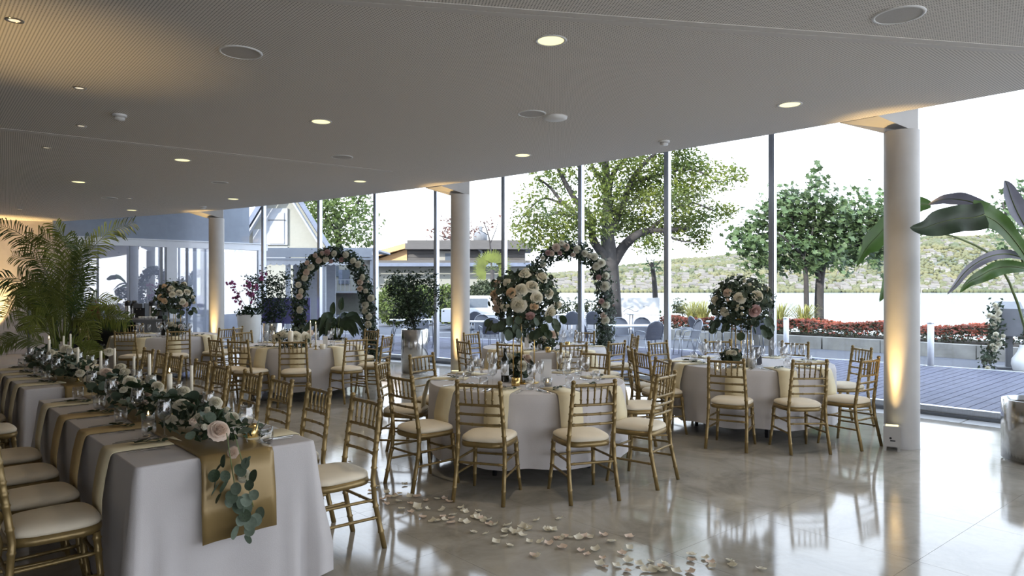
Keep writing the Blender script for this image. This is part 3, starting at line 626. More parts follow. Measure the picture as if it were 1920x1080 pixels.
for px, yy, hh, r, lab in ((1385, 690, .1, .035, 'thick ivory pillar candle on gold stick, lake-side table'), (545, 655, .2, .04, 'tall ivory pillar candle on the middle round table'), (514, 650, .12, .028, 'short ivory candle on the middle round table'), (1020, 655, .24, .035, 'tall ivory pillar candle on the rear round table'), (582, 652, .3, .012, 'slim taper in glass on the middle round table'), (592, 656, .3, .012, 'second slim taper at the edge of the middle table flowers')):
    q = at(px, yy, TOPZ); candle('pillar_candle', (q.x, q.y, TOPZ+.003), hh, r, lab, grp='pillar candles')
def card(px, yy, wd, h, m, lab, dr=0.):
    q = at(px, yy, TOPZ); t = thing('menu_card', lab, 'card', (q.x, q.y, TOPZ+.003), dr, 'standing table cards')
    MB().box((0, 0, h/2+.008), (wd, .004, h), M4=Matrix.Rotation(-.12, 3, 'X')).build('card', m, t); MB().box((0, .0, .006), (wd*.6, .05, .012)).build('card_foot', m, t)
M['card'] = mat('white_card', (.78, .77, .75), .7); M['slate'] = mat('slate_card', (.05, .05, .06), .6)
card(1024, 714, .1, .19, M['card'], 'white standing card on the front round table', -.1); card(1421, 684, .085, .19, M['slate'], 'black slate card on the lake-side round table', .1)
card(988, 652, .07, .14, M['card'], 'white standing card on the rear round table'); card(610, 652, .07, .16, M['card'], 'white standing card on the middle round table')
q = at(947, 716, TOPZ); t = thing('wine_bottle', 'dark wine bottle with cream paper label on the front round table', 'bottle', (q.x, q.y, TOPZ+.003), -1.3)
M['bottle'] = mat('dark_bottle_glass', (.012, .014, .01), .08, coat=.5)
MB().lathe([(0, 0), (.036, 0), (.038, .004), (.038, .19), (.034, .21), (.016, .235), (.0145, .3), (.016, .302), (.016, .31), (0, .31)], 20).build('body', M['bottle'], t)
b = MB(); b.grid(lambda u, v: (.0386*cos(-1.3+2.2*u), .0386*sin(-1.3+2.2*u), .06+.1*v), 12, 1); b.build('paper_label', M['card'], t)
q = at(306, 629, TOPZ); t = thing('wine_bottle', 'dark wine bottle on the bar-side round table', 'bottle', (q.x, q.y, TOPZ+.003)); MB().lathe([(0, 0), (.036, 0), (.038, .004), (.038, .19), (.034, .21), (.016, .235), (.0145, .3), (.016, .31), (0, .31)], 16).build('body', M['bottle'], t)
MB().lathe([(0, .31), (.017, .31), (.017, .27), (.0155, .27)], 12).build('capsule', M['black'], t)
q = at(1405, 690, TOPZ); t = thing('glass_lantern', 'clear glass hurricane with candle on the lake-side table', 'lantern', (q.x, q.y, TOPZ+.003))
MB().lathe([(0, .0), (.06, 0), (.06, .2), (.057, .2), (.057, .006), (0, .006)], 20).build('cylinder_glass', M['wineglass'], t); MB().lathe([(0, .007), (.035, .007), (.035, .1), (0, .1)], 14).build('wax', M['wax'], t)
# ------------------------------------------------------------------ garlands along the long tables, satin runners
def runner(key, lab, hang):
    u0, u1 = LT[key]; vm = 1.36; W = .37; n = 40; b = MB()
    path = [(u1+.016, LZ-.25), (u1+.012, LZ-.02), (u1-.02, LZ+.006)]+[(u1-.02-(u1-u0-.04)*k/20, LZ+.006) for k in range(1, 20)]+[(u0+.02, LZ+.006), (u0-.014, LZ+.003), (u0-.034, LZ-.02), (u0-.044, LZ-.1), (u0-.052, LZ-hang*.6), (u0-.06, LZ-hang)]
    m = len(path)
    def f(i, j):
        u, z = path[round(j*(m-1))]; s = i-.5; wv = .006*sin(i*11+z*7)*(1 if z < LZ-.03 else 0)
        return tuple(uv(u-wv, vm+s*W*(1+.02*(z < LZ-.2)), z+.0015*sin(i*9+u*5)*(z > LZ)+(.018*s if z < LZ-.2 else 0)))
    b.grid(f, 14, m-1); o = b.build('table_runner', M['satin']); md_ = o.modifiers.new('solid', 'SOLIDIFY'); md_.thickness = .002; tag(o, lab, 'table runner', 'gold satin runners')
runner('near', 'gold satin runner along the front long table, hanging over its near end', .41)
runner('far', 'gold satin runner along the further long table', .3)
def garland(key, lab, nl, seed):
    u0, u1 = LT[key]; vm = 1.35; r_ = random.Random(seed); t = thing('flower_garland', lab, 'garland', (0, 0, 0), 0, 'table garlands')
    n = 620; uu = u0+.08+(u1-u0-.16)*rng.random(n); vv = vm+rng.normal(size=n)*.068; hz = LZ+.045+.14*np.exp(-((vv-vm)/.12)**2)*rng.random(n)
    cen = [tuple(uv(a, c_, h)) for a, c_, h in zip(uu, vv, hz)]; foliage(t, cen, [(0, 0, .8)]*n, .06, M['leafd'], 'leaf')
    for k in range(nl):
        u = u0+.03+(u1-u0-.1)*r_.random(); s = r_.choice((-1, 1)); v = vm+s*abs(r_.gauss(.06, .05)); h = LZ+.05+.14*math.exp(-((v-vm)/.13)**2)*r_.random()**.6
        d = VD*s*r_.uniform(.2, 1)+UD*r_.uniform(-.8, .8)+Vector((0, 0, r_.uniform(-.1, .8))); leafpart(t, uv(u, v, h), d, r_.uniform(.045, .085), r_.choice(('leafg', 'leafg', 'leafd', 'leafs')))
    return t, r_
gn, r_ = garland('near', 'long rose and eucalyptus garland on the front long table, trailing over its end', 250, 1)
for px, yy, h, r, k in [(412, 807, .86, .058, 'b'), (337, 762, .9, .055, 'w'), (372, 786, .87, .045, 'w'), (389, 770, .93, .03, 'w'), (322, 788, .83, .035, 'w'), (345, 735, .92, .042, 'w'), (405, 756, .93, .042, 'w'), (437, 786, .88, .045, 'w'), (245, 717, .93, .05, 'w'), (297, 726, .92, .042, 'w'), (270, 737, .88, .04, 'p'), (232, 700, .93, .045, 'w'), (200, 700, .93, .045, 'b'), (310, 770, .84, .035, 'b'), (362, 745, .9, .035, 'b'), (280, 712, .92, .04, 'w'), (225, 690, .92, .045, 'w'), (258, 742, .86, .035, 'b'), (385, 800, .85, .03, 'w'), (425, 770, .92, .03, 'w'), (215, 715, .9, .04, 'w'), (186, 705, .9, .04, 'w')]:
    q = at(px, yy, h); q = q-q.normalized()*.05+Vector((0, 0, .025)); rose(gn, q, (-q.normalized()*.8+Vector((random.uniform(-.4, .4), 0, .75))), r*1.1, k, r < .032)
for k in range(26):
    u = LT['near'][0]+.1+2.5*k/26+random.uniform(-.04, .04); q = uv(u, 1.35+random.uniform(-.12, .12), LZ+random.uniform(.11, .17)); rose(gn, q, (random.uniform(-.7, .3), random.uniform(-.9, .1), .8), random.uniform(.026, .042), random.choice('wwwb'), k % 2 == 0)
def clear_leaves(par):                  # no leaf lies over the face of a rose
    rs = [c.location.copy() for c in par.children if c.name.startswith('rose')]
    for c in list(par.children):
        if c.name.startswith('leaf') and any(((c.location-r-(Vector((0, 0, 1.6))-r).normalized()*.06).length < .075) for r in rs): bpy.data.objects.remove(c)
clear_leaves(gn)
# the trailing end
for px, yy, r, k in [(435, 848, .036, 'b'), (455, 892, .04, 'w')]:
    q = uv(LT['near'][0]-.07, 1.36); q = atd(px, yy, q.y-.0); rose(gn, q, (-.1, -1, .35), r, k)
def on_end(px, py, o=.085):             # a pixel's point on the hanging end of the runner
    d = Vector(((px-960)/FPX, 1, -(py-HY)/FPX)); return Vector((0, 0, CAMH))+d*((LT['near'][0]-o)/d.dot(UD))
for px, yy in [(421, 882), (460, 858), (446, 870), (420, 852), (470, 855), (408, 890), (412, 905), (430, 920), (445, 918), (415, 925), (440, 942), (425, 935), (460, 925), (475, 918), (488, 950), (465, 940), (450, 965), (470, 968), (480, 962), (447, 985), (465, 985), (460, 1003), (405, 880), (428, 900), (450, 930), (478, 880), (470, 900), (440, 905), (418, 868), (455, 955)]:
    q = on_end(px, yy, .095+random.uniform(0, .03)); leafpart(gn, q, (random.uniform(-.7, .7), -.35, -.9), random.uniform(.05, .072), random.choice(('leafg', 'leafg', 'leafs', 'leafd')), 'trailing_leaf')
for a in ([(425, 812), (432, 860), (440, 910), (452, 960), (461, 1000)], [(440, 815), (450, 850), (462, 900), (475, 950)]):
    MB().tube([on_end(x, y, .088) for x, y in a], .0025, 6).build('trailing_stem', M['stem'], gn)
gf, r_ = garland('far', 'rose and eucalyptus garland on the further long table', 150, 2)
for px, yy, h, r, k in [(160, 688, .88, .07, 'w'), (170, 712, .8, .05, 'w'), (182, 707, .82, .035, 'b'), (125, 655, .95, .06, 'w'), (140, 660, .93, .05, 'w'), (95, 662, .95, .04, 'w'), (102, 664, .92, .04, 'w'), (178, 680, .9, .035, 'w'), (150, 700, .85, .04, 'w'), (115, 672, .9, .04, 'b'), (205, 660, .95, .05, 'w'), (222, 690, .9, .045, 'w')]:
    q = at(px, yy, h); q = q-q.normalized()*.05+Vector((0, 0, .02)); rose(gf, q, (-q.normalized()*.8+Vector((random.uniform(-.4, .4), 0, .7))), r*1.1, k, r < .036)
for k in range(16):
    u = LT['far'][0]+.1+2.2*k/16+random.uniform(-.04, .04); q = uv(u, 1.35+random.uniform(-.12, .12), LZ+random.uniform(.1, .17)); rose(gf, q, (random.uniform(-.3, .7), random.uniform(-.9, .1), .8), random.uniform(.03, .045), random.choice('wwwb'), k % 2 == 0)
clear_leaves(gf)
# ------------------------------------------------------------------ rose petals strewn on the floor
PET = []
for m in ('rosew', 'roseb', 'rosew'):
    b = MB(); b.grid(lambda u, v: (.026*(2*u-1)*(1-.35*(2*v-1)**2), .024*(2*v-1), .003+.012*((2*u-1)**2+.7*(2*v-1)**2)*(.6+.4*sin(3*u+len(m) % 3 + (m == 'roseb')))), 5, 4); PET.append(me_of(b, M[m], 'rose_petal'))
pz = [(132, 102), (160, 130), (130, 150), (285, 120), (205, 155), (215, 175), (190, 185), (250, 165), (262, 160), (240, 175), (305, 172), (255, 195), (205, 207), (310, 205), (268, 230), (343, 175), (382, 192), (430, 185), (465, 182), (485, 197), (313, 243), (347, 232), (340, 220), (388, 230), (453, 235), (537, 225), (548, 238), (562, 243), (618, 240), (365, 268), (408, 285), (430, 285), (458, 265), (465, 280), (498, 272), (494, 294), (502, 258), (540, 285), (565, 290), (600, 265), (615, 272), (632, 270), (640, 282), (660, 280), (685, 302), (665, 298), (878, 282), (980, 275), (748, 305), (742, 325), (735, 335), (770, 330), (780, 340), (800, 335), (815, 310), (830, 318), (842, 320), (815, 350), (733, 355), (595, 335), (650, 342), (925, 325), (945, 325), (955, 325), (695, 380), (758, 395), (845, 378), (895, 378), (935, 385), (970, 362), (990, 362), (1005, 355), (1030, 360), (1070, 362), (1100, 355), (1118, 358), (1180, 348), (1215, 378), (1298, 356), (995, 403), (1078, 418), (1108, 435), (1142, 413), (1298, 406), (1262, 430), (862, 440), (880, 445), (1175, 452), (1165, 480), (1185, 492), (1240, 488), (1292, 465), (1285, 510), (1340, 480), (1388, 468), (1400, 508), (1420, 500), (1440, 490), (1455, 475), (1468, 490), (1445, 512), (1365, 508), (1510, 515), (1572, 515), (1575, 437), (1573, 462), (1637, 453), (1660, 472), (1668, 490), (1745, 465), (1755, 480), (1765, 488), (1890, 502), (150, 50), (80, 60), (40, 20), (20, 28)]
for x, y in pz:
    q = at(640+x/2.4, 860+y/2.4, 0); o = link('rose_petal', random.choice(PET), None, (q.x, q.y, .001), (random.uniform(-.15, .15), random.uniform(-.15, .15), random.random()*6), random.uniform(.8, 1.25))
    o.location.z = .004; tag(o, 'pale rose petal on the floor beside the first window-side chair' if x < 345 else 'pale rose petal in the middle of the trail before the front round table' if x < 1140 else 'pale rose petal at the far end of the trail towards the lake-side column', 'petal', 'rose petals strewn on the floor')
# ------------------------------------------------------------------ ceiling fittings
M['lamp'] = mat('lamp_glow', (1, .93, .62), .5, emit=((1, .88, .42), .62)); M['lampw'] = mat('small_lamp_glow', (1, .9, .7), .5, emit=((1, .9, .7), .3))
M['grille'] = mat('speaker_grille', (.52, .5, .48), .8, var=.1, scale=200)
def cz(px, py): return at(px, py, CEILZ)
def downlight(px, py, lab, glow=True):
    q = cz(px, py); t = thing('downlight', lab, 'ceiling light', (q.x, q.y, CEILZ), 0, 'recessed round downlights')
    MB().lathe([(.088, .012), (.092, -.004), (.106, -.006), (.112, 0)], 32).build('trim_ring', M['white'], t)
    b = MB(); b.lathe([(0, -.002), (.09, -.002)], 32); b.build('lens', M['lamp'] if glow else M['grille'], t)
DL = [(1033, 76, 'round downlight shining nearest the front of the ceiling'), (602, 228, 'round downlight second in the inner curved row'), (342, 300, 'round downlight third in the inner curved row'), (147, 341, 'round downlight last in the inner curved row'), (1481, 196, 'round downlight nearest the banana plant column'), (980, 291, 'round downlight above the rear round table, outer row'), (675, 340, 'round downlight nearest the middle column'), (437, 373, 'round downlight near the orchid column'), (247, 394, 'round downlight nearest the glazed screen')]
for d_ in DL:
    downlight(*d_); q = cz(d_[0], d_[1]); spot('lamp', (q.x, q.y, CEILZ-.02), (q.x, q.y, 0), 26, 130, (1, .84, .62), .8, .08)
for px, py_, lab, r in ((1685, 28, 'big round ceiling speaker by the front ceiling joint', .15), (451, 98, 'big round ceiling speaker between front and inner lights', .15), (997, 213, 'round ceiling speaker beside the flat white disc', .14), (641, 294, 'round ceiling speaker toward the middle column', .14), (205, 371, 'round ceiling speaker at the far dark end', .14), (412, 342, 'round ceiling speaker at the far end beyond the inner lights', .13)):
    q = cz(px, py_); t = thing('ceiling_speaker', lab, 'speaker', (q.x, q.y, CEILZ), 0, 'round ceiling speakers')
    MB().lathe([(r*.88, -.003), (r*.9, -.008), (r, -.006), (r*1.02, 0)], 36).build('rim', M['white'], t); MB().lathe([(0, -.004), (r*.89, -.004)], 36).build('grille', M['grille'], t)
for px, py_, lab in ((224, 219, 'white smoke detector over the long tables'), (1245, 268, 'white smoke detector by the ceiling edge over the lake-side table'), (381, 391, 'white smoke detector beside the orchid column')):
    q = cz(px, py_-4); t = thing('smoke_detector', lab, 'smoke detector', (q.x, q.y, CEILZ), 0, 'smoke detectors')
    MB().lathe([(.065, 0), (.066, -.018), (.05, -.022)], 24).build('base', M['white'], t); MB().lathe([(.048, -.02), (.048, -.036), (.044, -.038)], 24).build('sensor_gap', M['grille'], t); MB().lathe([(.05, -.036), (.046, -.052), (0, -.056)], 24).build('cap', M['white'], t)
q = cz(1041, 219); t = thing('ceiling_disc', 'flat white ceiling disc beside a round speaker', 'ceiling fitting', (q.x, q.y, CEILZ)); MB().lathe([(.12, 0), (.118, -.02), (.09, -.032), (0, -.036)], 32).build('cover', M['white'], t); MB().lathe([(.118, -.006), (.125, -.004), (.125, 0)], 32).build('rim', M['plain'], t)
for px, py_, lab in ((27, 38, 'small recessed spot in the warm glow patch of the ceiling'), (149, 165, 'small chrome ceiling spot before the smoke detector'), (152, 236, 'small chrome ceiling spot beyond the smoke detector'), (87, 277, 'small chrome ceiling spot over the palm side'), (243, 372, 'small ceiling spot at the far dark end'), (36, 392, 'small ceiling spot by the end wall')):
    q = cz(px, py_); t = thing('ceiling_spot', lab, 'ceiling light', (q.x, q.y, CEILZ), 0, 'small recessed spots')
    MB().lathe([(.032, .01), (.034, -.004), (.052, -.005), (.055, 0)], 20).build('trim_ring', M['steel'], t); MB().lathe([(0, -.001), (.033, -.001)], 16).build('lens', M['lampw'], t)
# ------------------------------------------------------------------ uplights at the column feet
M['upbox'] = mat('grey_white_casing', (.42, .41, .40), .45)
def uplight(x, y, rz, lab, w_=70, aim=None, ang=26):
    t = thing('uplight', lab, 'uplight', (x, y, 0), rz, 'battery uplights')
    b = MB(); b.box((0, 0, .145), (.15, .13, .2)); hs = b.build('housing', M['upbox'], t)
    for sx_ in (-1, 1):
        for sy in (-1, 1): MB().box((sx_*.06, sy*.05, .0225), (.025, .025, .045)).build('foot', M['upbox'], t)
    MB().box((0, 0, .247), (.11, .09, .004)).build('lens', M['lamp'], t)
    b = MB(); b.lathe([(0, 0), (.011, 0)], 12); o = b.build('button', M['black'], hs, (-.012, -.0665, .13)); o.rotation_euler.x = pi/2
    MB().box((.008, -.066, .105), (.045, .003, .012)).build('handle_slot', M['black'], hs)
    a = Vector((x, y, .26)); l = spot('uplight_lamp', a, aim or a+Vector((.015, .03, 1)), w_, ang, WARM, 1., .03); spot('uplight_lamp', a, (a+(aim-a)*.5+Vector((0, 0, -.25))) if isinstance(aim, Vector) else a+Vector((0, .1, 1)), w_*.05, 50, WARM, .9, .03)
for (x, y), lab in zip(cols, ('white uplight box at the foot of the banana plant column', 'white uplight box at the foot of the middle column', 'white uplight box at the foot of the orchid column')):
    v = Vector((-x, -y, 0)).normalized(); s_ = Vector((-v.y, v.x, 0)); p = Vector((x, y, 0))+v*.24-s_*.085
    uplight(p.x, p.y, math.atan2(v.y, v.x)+pi/2, lab, 190 if x > 0 else 210, Vector((p.x-v.x*.09, p.y-v.y*.09, 1.7)))
uplight(-12.75, 16.75, .4, 'white uplight box at the end wall', 330, (-12.85, 17.05, 2.4), 70); uplight(-4.35, 3.9, 0, 'white uplight box beside the long tables, wall side', 80, (-3.5, 4.85, 3.3), 46)
# ------------------------------------------------------------------ flower arches
def flower_arch(path, Z, roses, lab, seed):
    t = thing('flower_arch', lab, 'flower arch', (0, 0, 0), 0, 'flower arches'); P = [atd(x, y, Z) for x, y in path]; P[0].z = P[-1].z = .0
    MB().tube(P, .02, 8).build('frame', M['black'], t)
    for e in (P[0], P[-1]): MB().box((e.x, e.y, .006), (.3, .3, .012)).build('foot_plate', M['black'], t)
    n = 4600; seg = [(P[i+1]-P[i]).length for i in range(len(P)-1)]; cum = np.cumsum([0]+seg); s = rng.random(n)*cum[-1]
    PP = np.array([tuple(p) for p in P]); C_ = np.stack([np.interp(s, cum, PP[:, k]) for k in range(3)], 1)
    d = rng.normal(size=(n, 3)); d /= np.linalg.norm(d, axis=1)[:, None]; rr = .17*(.35+.65*rng.random(n)**.6); C2 = C_+d*rr[:, None]; C2[:, 2] = np.maximum(C2[:, 2], .05)
    h = n//2; foliage(t, C2[:h], d[:h], .085, M['leafd'], 'leaf'); foliage(t, C2[h:h+h*2//3], d[h:h+h*2//3], .06, M['leafg'], 'leaf', 'mixed_foliage'); foliage(t, C2[h+h*2//3:]+d[h+h*2//3:]*.06, d[h+h*2//3:], .06, M['leafs'], 'leaf', 'sprig_foliage')
    r_ = random.Random(seed)
    for px, py_, k, r in roses:
        q = atd(px, py_, Z-.16); rose(t, q, (-.2+r_.uniform(-.3, .3), -1, .15+r_.uniform(-.2, .2)), r, k)
    for k in range(16):
        i = r_.randrange(1, len(P)-1); q = P[i].lerp(P[i+1], r_.random()); a = r_.random()*6.28; v = Vector((cos(a)*.8, r_.uniform(-.7, 1), sin(a)*.6)).normalized(); rose(t, q+v*.15, v, .04, r_.choice('bm'), True)
a1 = [(568, 690), (565, 640), (561, 590), (562, 545), (574, 507), (598, 483), (625, 475), (652, 481), (671, 501), (682, 532), (690, 572), (692, 612), (696, 650), (702, 690)]
flower_arch(a1, 14.1, [(625, 475, 'w', .075), (647, 477, 'w', .08), (661, 489, 'w', .078), (670, 495, 'w', .085), (678, 520, 'w', .075), (675, 529, 'b', .07), (675, 541, 'b', .07), (685, 546, 'w', .06), (695, 558, 'w', .085), (684, 571, 'w', .085), (684, 583, 'w', .08), (691, 593, 'w', .08), (689, 609, 'w', .09), (597, 488, 'b', .075), (610, 486, 'w', .075), (582, 500, 'w', .085), (573, 510, 'b', .085), (570, 520, 'w', .085), (559, 534, 'w', .07), (563, 546, 'w', .07), (561, 555, 'b', .075), (561, 581, 'w', .085), (590, 479, 'b', .06), (612, 473, 'm', .08), (575, 492, 'b', .06), (603, 474, 'b', .06), (640, 486, 'm', .06), (620, 490, 'm', .05)], 'white rose arch between the peace lily and the steel planter tree', 3)
a2 = [(984, 690), (983, 640), (985, 590), (990, 545), (1003, 508), (1026, 482), (1060, 467), (1094, 474), (1120, 496), (1132, 530), (1136, 575), (1135, 625), (1131, 665), (1128, 690)]
flower_arch(a2, 12.7, [(1042, 464, 'b', .09), (1060, 463, 'b', .085), (1081, 467, 'w', .085), (1054, 455, 'w', .06), (1097, 475, 'w', .075), (1105, 479, 'w', .06), (1114, 481, 'w', .08), (1118, 498, 'w', .09), (1128, 492, 'w', .09), (1136, 517, 'w', .08), (1134, 536, 'w', .11), (1136, 571, 'w', .09), (1132, 592, 'b', .07), (1135, 600, 'w', .09), (1027, 474, 'm', .06), (1034, 475, 'b', .06), (1018, 483, 'w', .05), (1018, 495, 'w', .065), (1050, 474, 'm', .05), (1075, 477, 'b', .05), (1003, 515, 'w', .07), (992, 545, 'w', .07), (1122, 520, 'm', .06), (1128, 565, 'm', .06)], 'white rose arch behind the rear round table', 4)
# ------------------------------------------------------------------ palm by the bar
def frond(parent, pts, L, m, n=52, droop=.5):
    b = MB(); P = [Vector(p) for p in pts]; seg = [(P[i+1]-P[i]).length for i in range(len(P)-1)]; tot = sum(seg)
    def pt(t):
        s = t*tot
        for i, l in enumerate(seg):
            if s <= l or i == len(seg)-1: return P[i].lerp(P[i+1], min(1.05, s/l)), (P[i+1]-P[i]).normalized()
            s -= l
    b.tube([pt(k/10)[0] for k in range(11)], [.011*(1-.8*k/10) for k in range(11)], 5)
    for k in range(n):
        t = .24+.75*k/n; c, d = pt(t); up = Vector((0, 0, 1)); sd = d.cross(Vector((0, -1, .3))).normalized()
        l = L*(.35+.65*sin(pi*min(1, (t-.15)/.95)**.8))
        for s in (-1, 1):
            v = (sd*s*.8+d*.62+Vector((random.uniform(-.12, .12), random.uniform(-.3, .3), .15+random.uniform(-.1, .1)))).normalized()
            p0 = c; p1 = c+v*l*.5; p2 = c+v*l*.85-up*l*droop*.3; p3 = c+v*l-up*l*droop*.55; wv = d*.0125*L/.35
            b.add([p0-wv*.4, p0+wv*.4, p1+wv, p1-wv, p2+wv*.7, p2-wv*.7, p3], [(0, 1, 2, 3), (3, 2, 4, 5), (5, 4, 6)], True)
    return b.build('frond', m, parent)
M['palm'] = mat('palm_leaf', (.15, .18, .04), .45, var=.35, scale=2, trans=.25); M['palm2'] = mat('dark_palm_leaf', (.06, .10, .025), .45, var=.35, scale=2, trans=.2)
PZ = 11.6; t = thing('potted_palm', 'tall feathery palm in a pot before the end wall and bar', 'palm', (0, 0, 0))
pb = atd(118, 690, PZ); pb.z = 0
MB().lathe([(0, 0), (.2, 0), (.26, .42), (.27, .45), (.24, .45), (.22, .4), (0, .4)], 28, (pb.x, pb.y, 0)).build('pot', M['black'], t); MB().lathe([(0, .405), (.225, .405)], 20, (pb.x, pb.y, 0)).build('soil', M['soil'], t)
FR = [[(125, 640), (138, 560), (160, 480), (200, 436), (255, 416)], [(112, 640), (92, 520), (62, 455), (22, 428), (-20, 418)], [(115, 640), (112, 510), (96, 452), (72, 440), (36, 462)], [(120, 640), (126, 500), (120, 445), (100, 418)], [(108, 640), (72, 545), (30, 520), (-25, 528)], [(106, 640), (66, 548), (32, 552), (6, 600)], [(130, 640), (170, 590), (205, 588), (240, 606)], [(128, 640), (152, 606), (190, 592), (248, 598)], [(108, 640), (64, 604), (50, 586), (42, 560)], [(108, 655), (72, 640), (34, 628), (-8, 648)], [(124, 640), (150, 510), (152, 470), (128, 440)], [(122, 650), (152, 640), (182, 672)], [(116, 640), (98, 540), (76, 490), (20, 478)], [(126, 640), (140, 520), (150, 470), (170, 440)], [(114, 640), (80, 560), (48, 540), (20, 545)], [(118, 640), (106, 560), (84, 530), (50, 515)], [(122, 640), (146, 570), (160, 540), (172, 500)], [(110, 650), (84, 600), (66, 590), (46, 620)], [(120, 650), (136, 600), (160, 600), (176, 640)], [(112, 645), (100, 590), (88, 570), (60, 560)], [(128, 640), (160, 575), (182, 560), (222, 570)], [(118, 640), (120, 540), (130, 490), (150, 450)]]
for i, f in enumerate(FR):
    dz = random.uniform(-.55, .55); n = len(f)-1
    frond(t, [atd(x, y, PZ+dz*(k/n)) for k, (x, y) in enumerate(f)], .34 if i < 6 else .27, M['palm' if i % 3 != 1 else 'palm2'])
for k in range(7):
    a = k*.9; MB().tube([(pb.x+.1*cos(a), pb.y+.1*sin(a), .38), (pb.x+.16*cos(a), pb.y+.16*sin(a), .8), (pb.x+.24*cos(a)*.9, pb.y+.2*sin(a), 1.15)], [.022, .018, .012], 7).build('cane', M['palm'], t)
# ------------------------------------------------------------------ planters
def steel_planter(c, R, h, lab):
    t = thing('steel_planter', lab, 'planter', (*c, 0), 0, 'brushed steel planters')
    MB().lathe([(R*.94, 0), (R*.94, .02), (R, .022), (R, h-.006), (R-.006, h), (R-.016, h), (R-.018, h-.05), (0, h-.05)], 56).build('drum', M['potsteel'], t)
    MB().lathe([(0, h-.045), (R-.02, h-.045)], 32).build('soil', M['soil'], t)
def bush(c, z0, Z, blobs, trunks, lab, name, m='leafd', n=90, size=.065, cat='plant', shape='leaf'):
    t = thing(name, lab, cat, (0, 0, 0)); C_ = []
    for tr in trunks: P = [Vector((c[0], c[1], z0))]+[atd(x, y, Z+random.uniform(-.12, .12)) for x, y in tr]; MB().tube(P, [.018-.012*k/len(P) for k in range(len(P))], 6).build('stem', M['bark'], t)
    for px, py_, r in blobs:
        q = atd(px, py_, Z); R = r*Z/FPX; g = rng.normal(size=(int(n*(r/22)**2), 3))*.5*R; C_.append(np.array(q)+g*np.array([1, 1.1, 1]))
    C_ = np.concatenate(C_); foliage(t, C_, [(0, -.3, .8)]*len(C_), size, M[m], shape); return t
p2 = at(776, 700, 0); p2 = Vector((p2.x*1.0, p2.y+.1, 0)); steel_planter(p2.xy, .255, .84, 'brushed steel drum planter beside the middle column')
bush(p2.xy, .79, p2.y, [(742, 532, 22), (772, 540, 24), (805, 528, 20), (757, 560, 24), (788, 562, 24), (752, 588, 20), (778, 592, 22), (818, 548, 14), (735, 545, 12), (800, 580, 16), (770, 575, 24), (770, 608, 12), (825, 570, 9), (775, 525, 14)], [[(776, 610), (765, 570), (750, 535)], [(775, 605), (780, 570), (775, 530)], [(776, 608), (792, 570), (810, 535)]], 'small dark-leaved tree in the steel drum planter by the middle column', 'ficus_tree', n=250, size=.06)
p1 = Vector(((512-960)*16.7/FPX, 16.7, 0)); steel_planter(p1.xy, .26, .8, 'brushed steel drum planter beside the white orchid planter')
bush(p1.xy, .75, 16.7, [(478, 540, 20), (500, 524, 18), (520, 535, 18), (536, 520, 14), (506, 555, 20), (526, 570, 20), (490, 572, 18), (510, 590, 16), (530, 588, 14), (498, 600, 10), (470, 525, 10)], [[(514, 605), (505, 570), (490, 535)], [(513, 600), (522, 565), (535, 530)]], 'dark-leaved small tree in the steel planter beside the orchids', 'ficus_tree', n=220, size=.075)
po = Vector(((467.5-960)*16.2/FPX, 16.2, 0)); t = thing('white_planter', 'tapered white planter holding pink orchids by the orchid column', 'planter', (po.x, po.y, 0))
MB().lathe([(0, 0), (.19, 0), (.27, .99), (.275, 1.02), (.255, 1.02), (.25, .95), (0, .95)], 40).build('pot', M['white'], t); MB().lathe([(0, .955), (.25, .955)], 24).build('soil', M['soil'], t)
t = thing('potted_orchid', 'pink orchids with dark strap leaves in the tapered white planter', 'orchid', (0, 0, 0)); M['pink'] = mat('pink_orchid', (.50, .17, .33), .6, var=.3, scale=30, trans=.25)
C_, d = ballpts(170, (po.x, po.y, 1.08), .33, .45, .3); foliage(t, C_, d, .13, M['leafd'], 'long')
b = MB(); v, f = flakes([(0, 0, 0)]*6, .07, None, 'leaf', jit=.1); b.add(v, f); BLO = me_of(b, M['pink'], 'bloom')
for st in ([(470, 590), (452, 560), (440, 540), (430, 528)], [(472, 590), (466, 550), (462, 528)], [(474, 590), (478, 545), (488, 520), (497, 512)], [(468, 590), (450, 568), (441, 556)], [(470, 590), (470, 560), (474, 538)]):
    P = [atd(x, y, 16.2+random.uniform(-.1, .1)) for x, y in st]; MB().tube(P, .005, 5).build('flower_stem', M['stem'], t)
    for k in range(14):
        s = .35+.65*random.random(); i = min(int(s*(len(P)-1)), len(P)-2); q = P[i].lerp(P[i+1], s*(len(P)-1)-i)
        link('bloom', BLO, t, q+Vector((random.gauss(0, .045), random.gauss(0, .05), random.gauss(0, .035))), (random.random()*6, random.random()*6, random.random()*6), random.uniform(.8, 1.5))
# blue display board behind the arch
t = thing('display_board', 'plain violet-blue display board behind the steel planter tree', 'display board', (-5.55, 17.05, 0), .1); M['blue'] = mat('violet_board', (.2, .19, .48), .4)
MB().box((0, 0, 1.08), (1.15, .04, .64)).build('panel', M['blue'], t)
for s_ in (-.5, .5): MB().box((s_, .03, .55), (.03, .03, 1.1)).build('post', M['alud'], t); MB().box((s_, .03, .01), (.05, .4, .02)).build('foot', M['alud'], t)
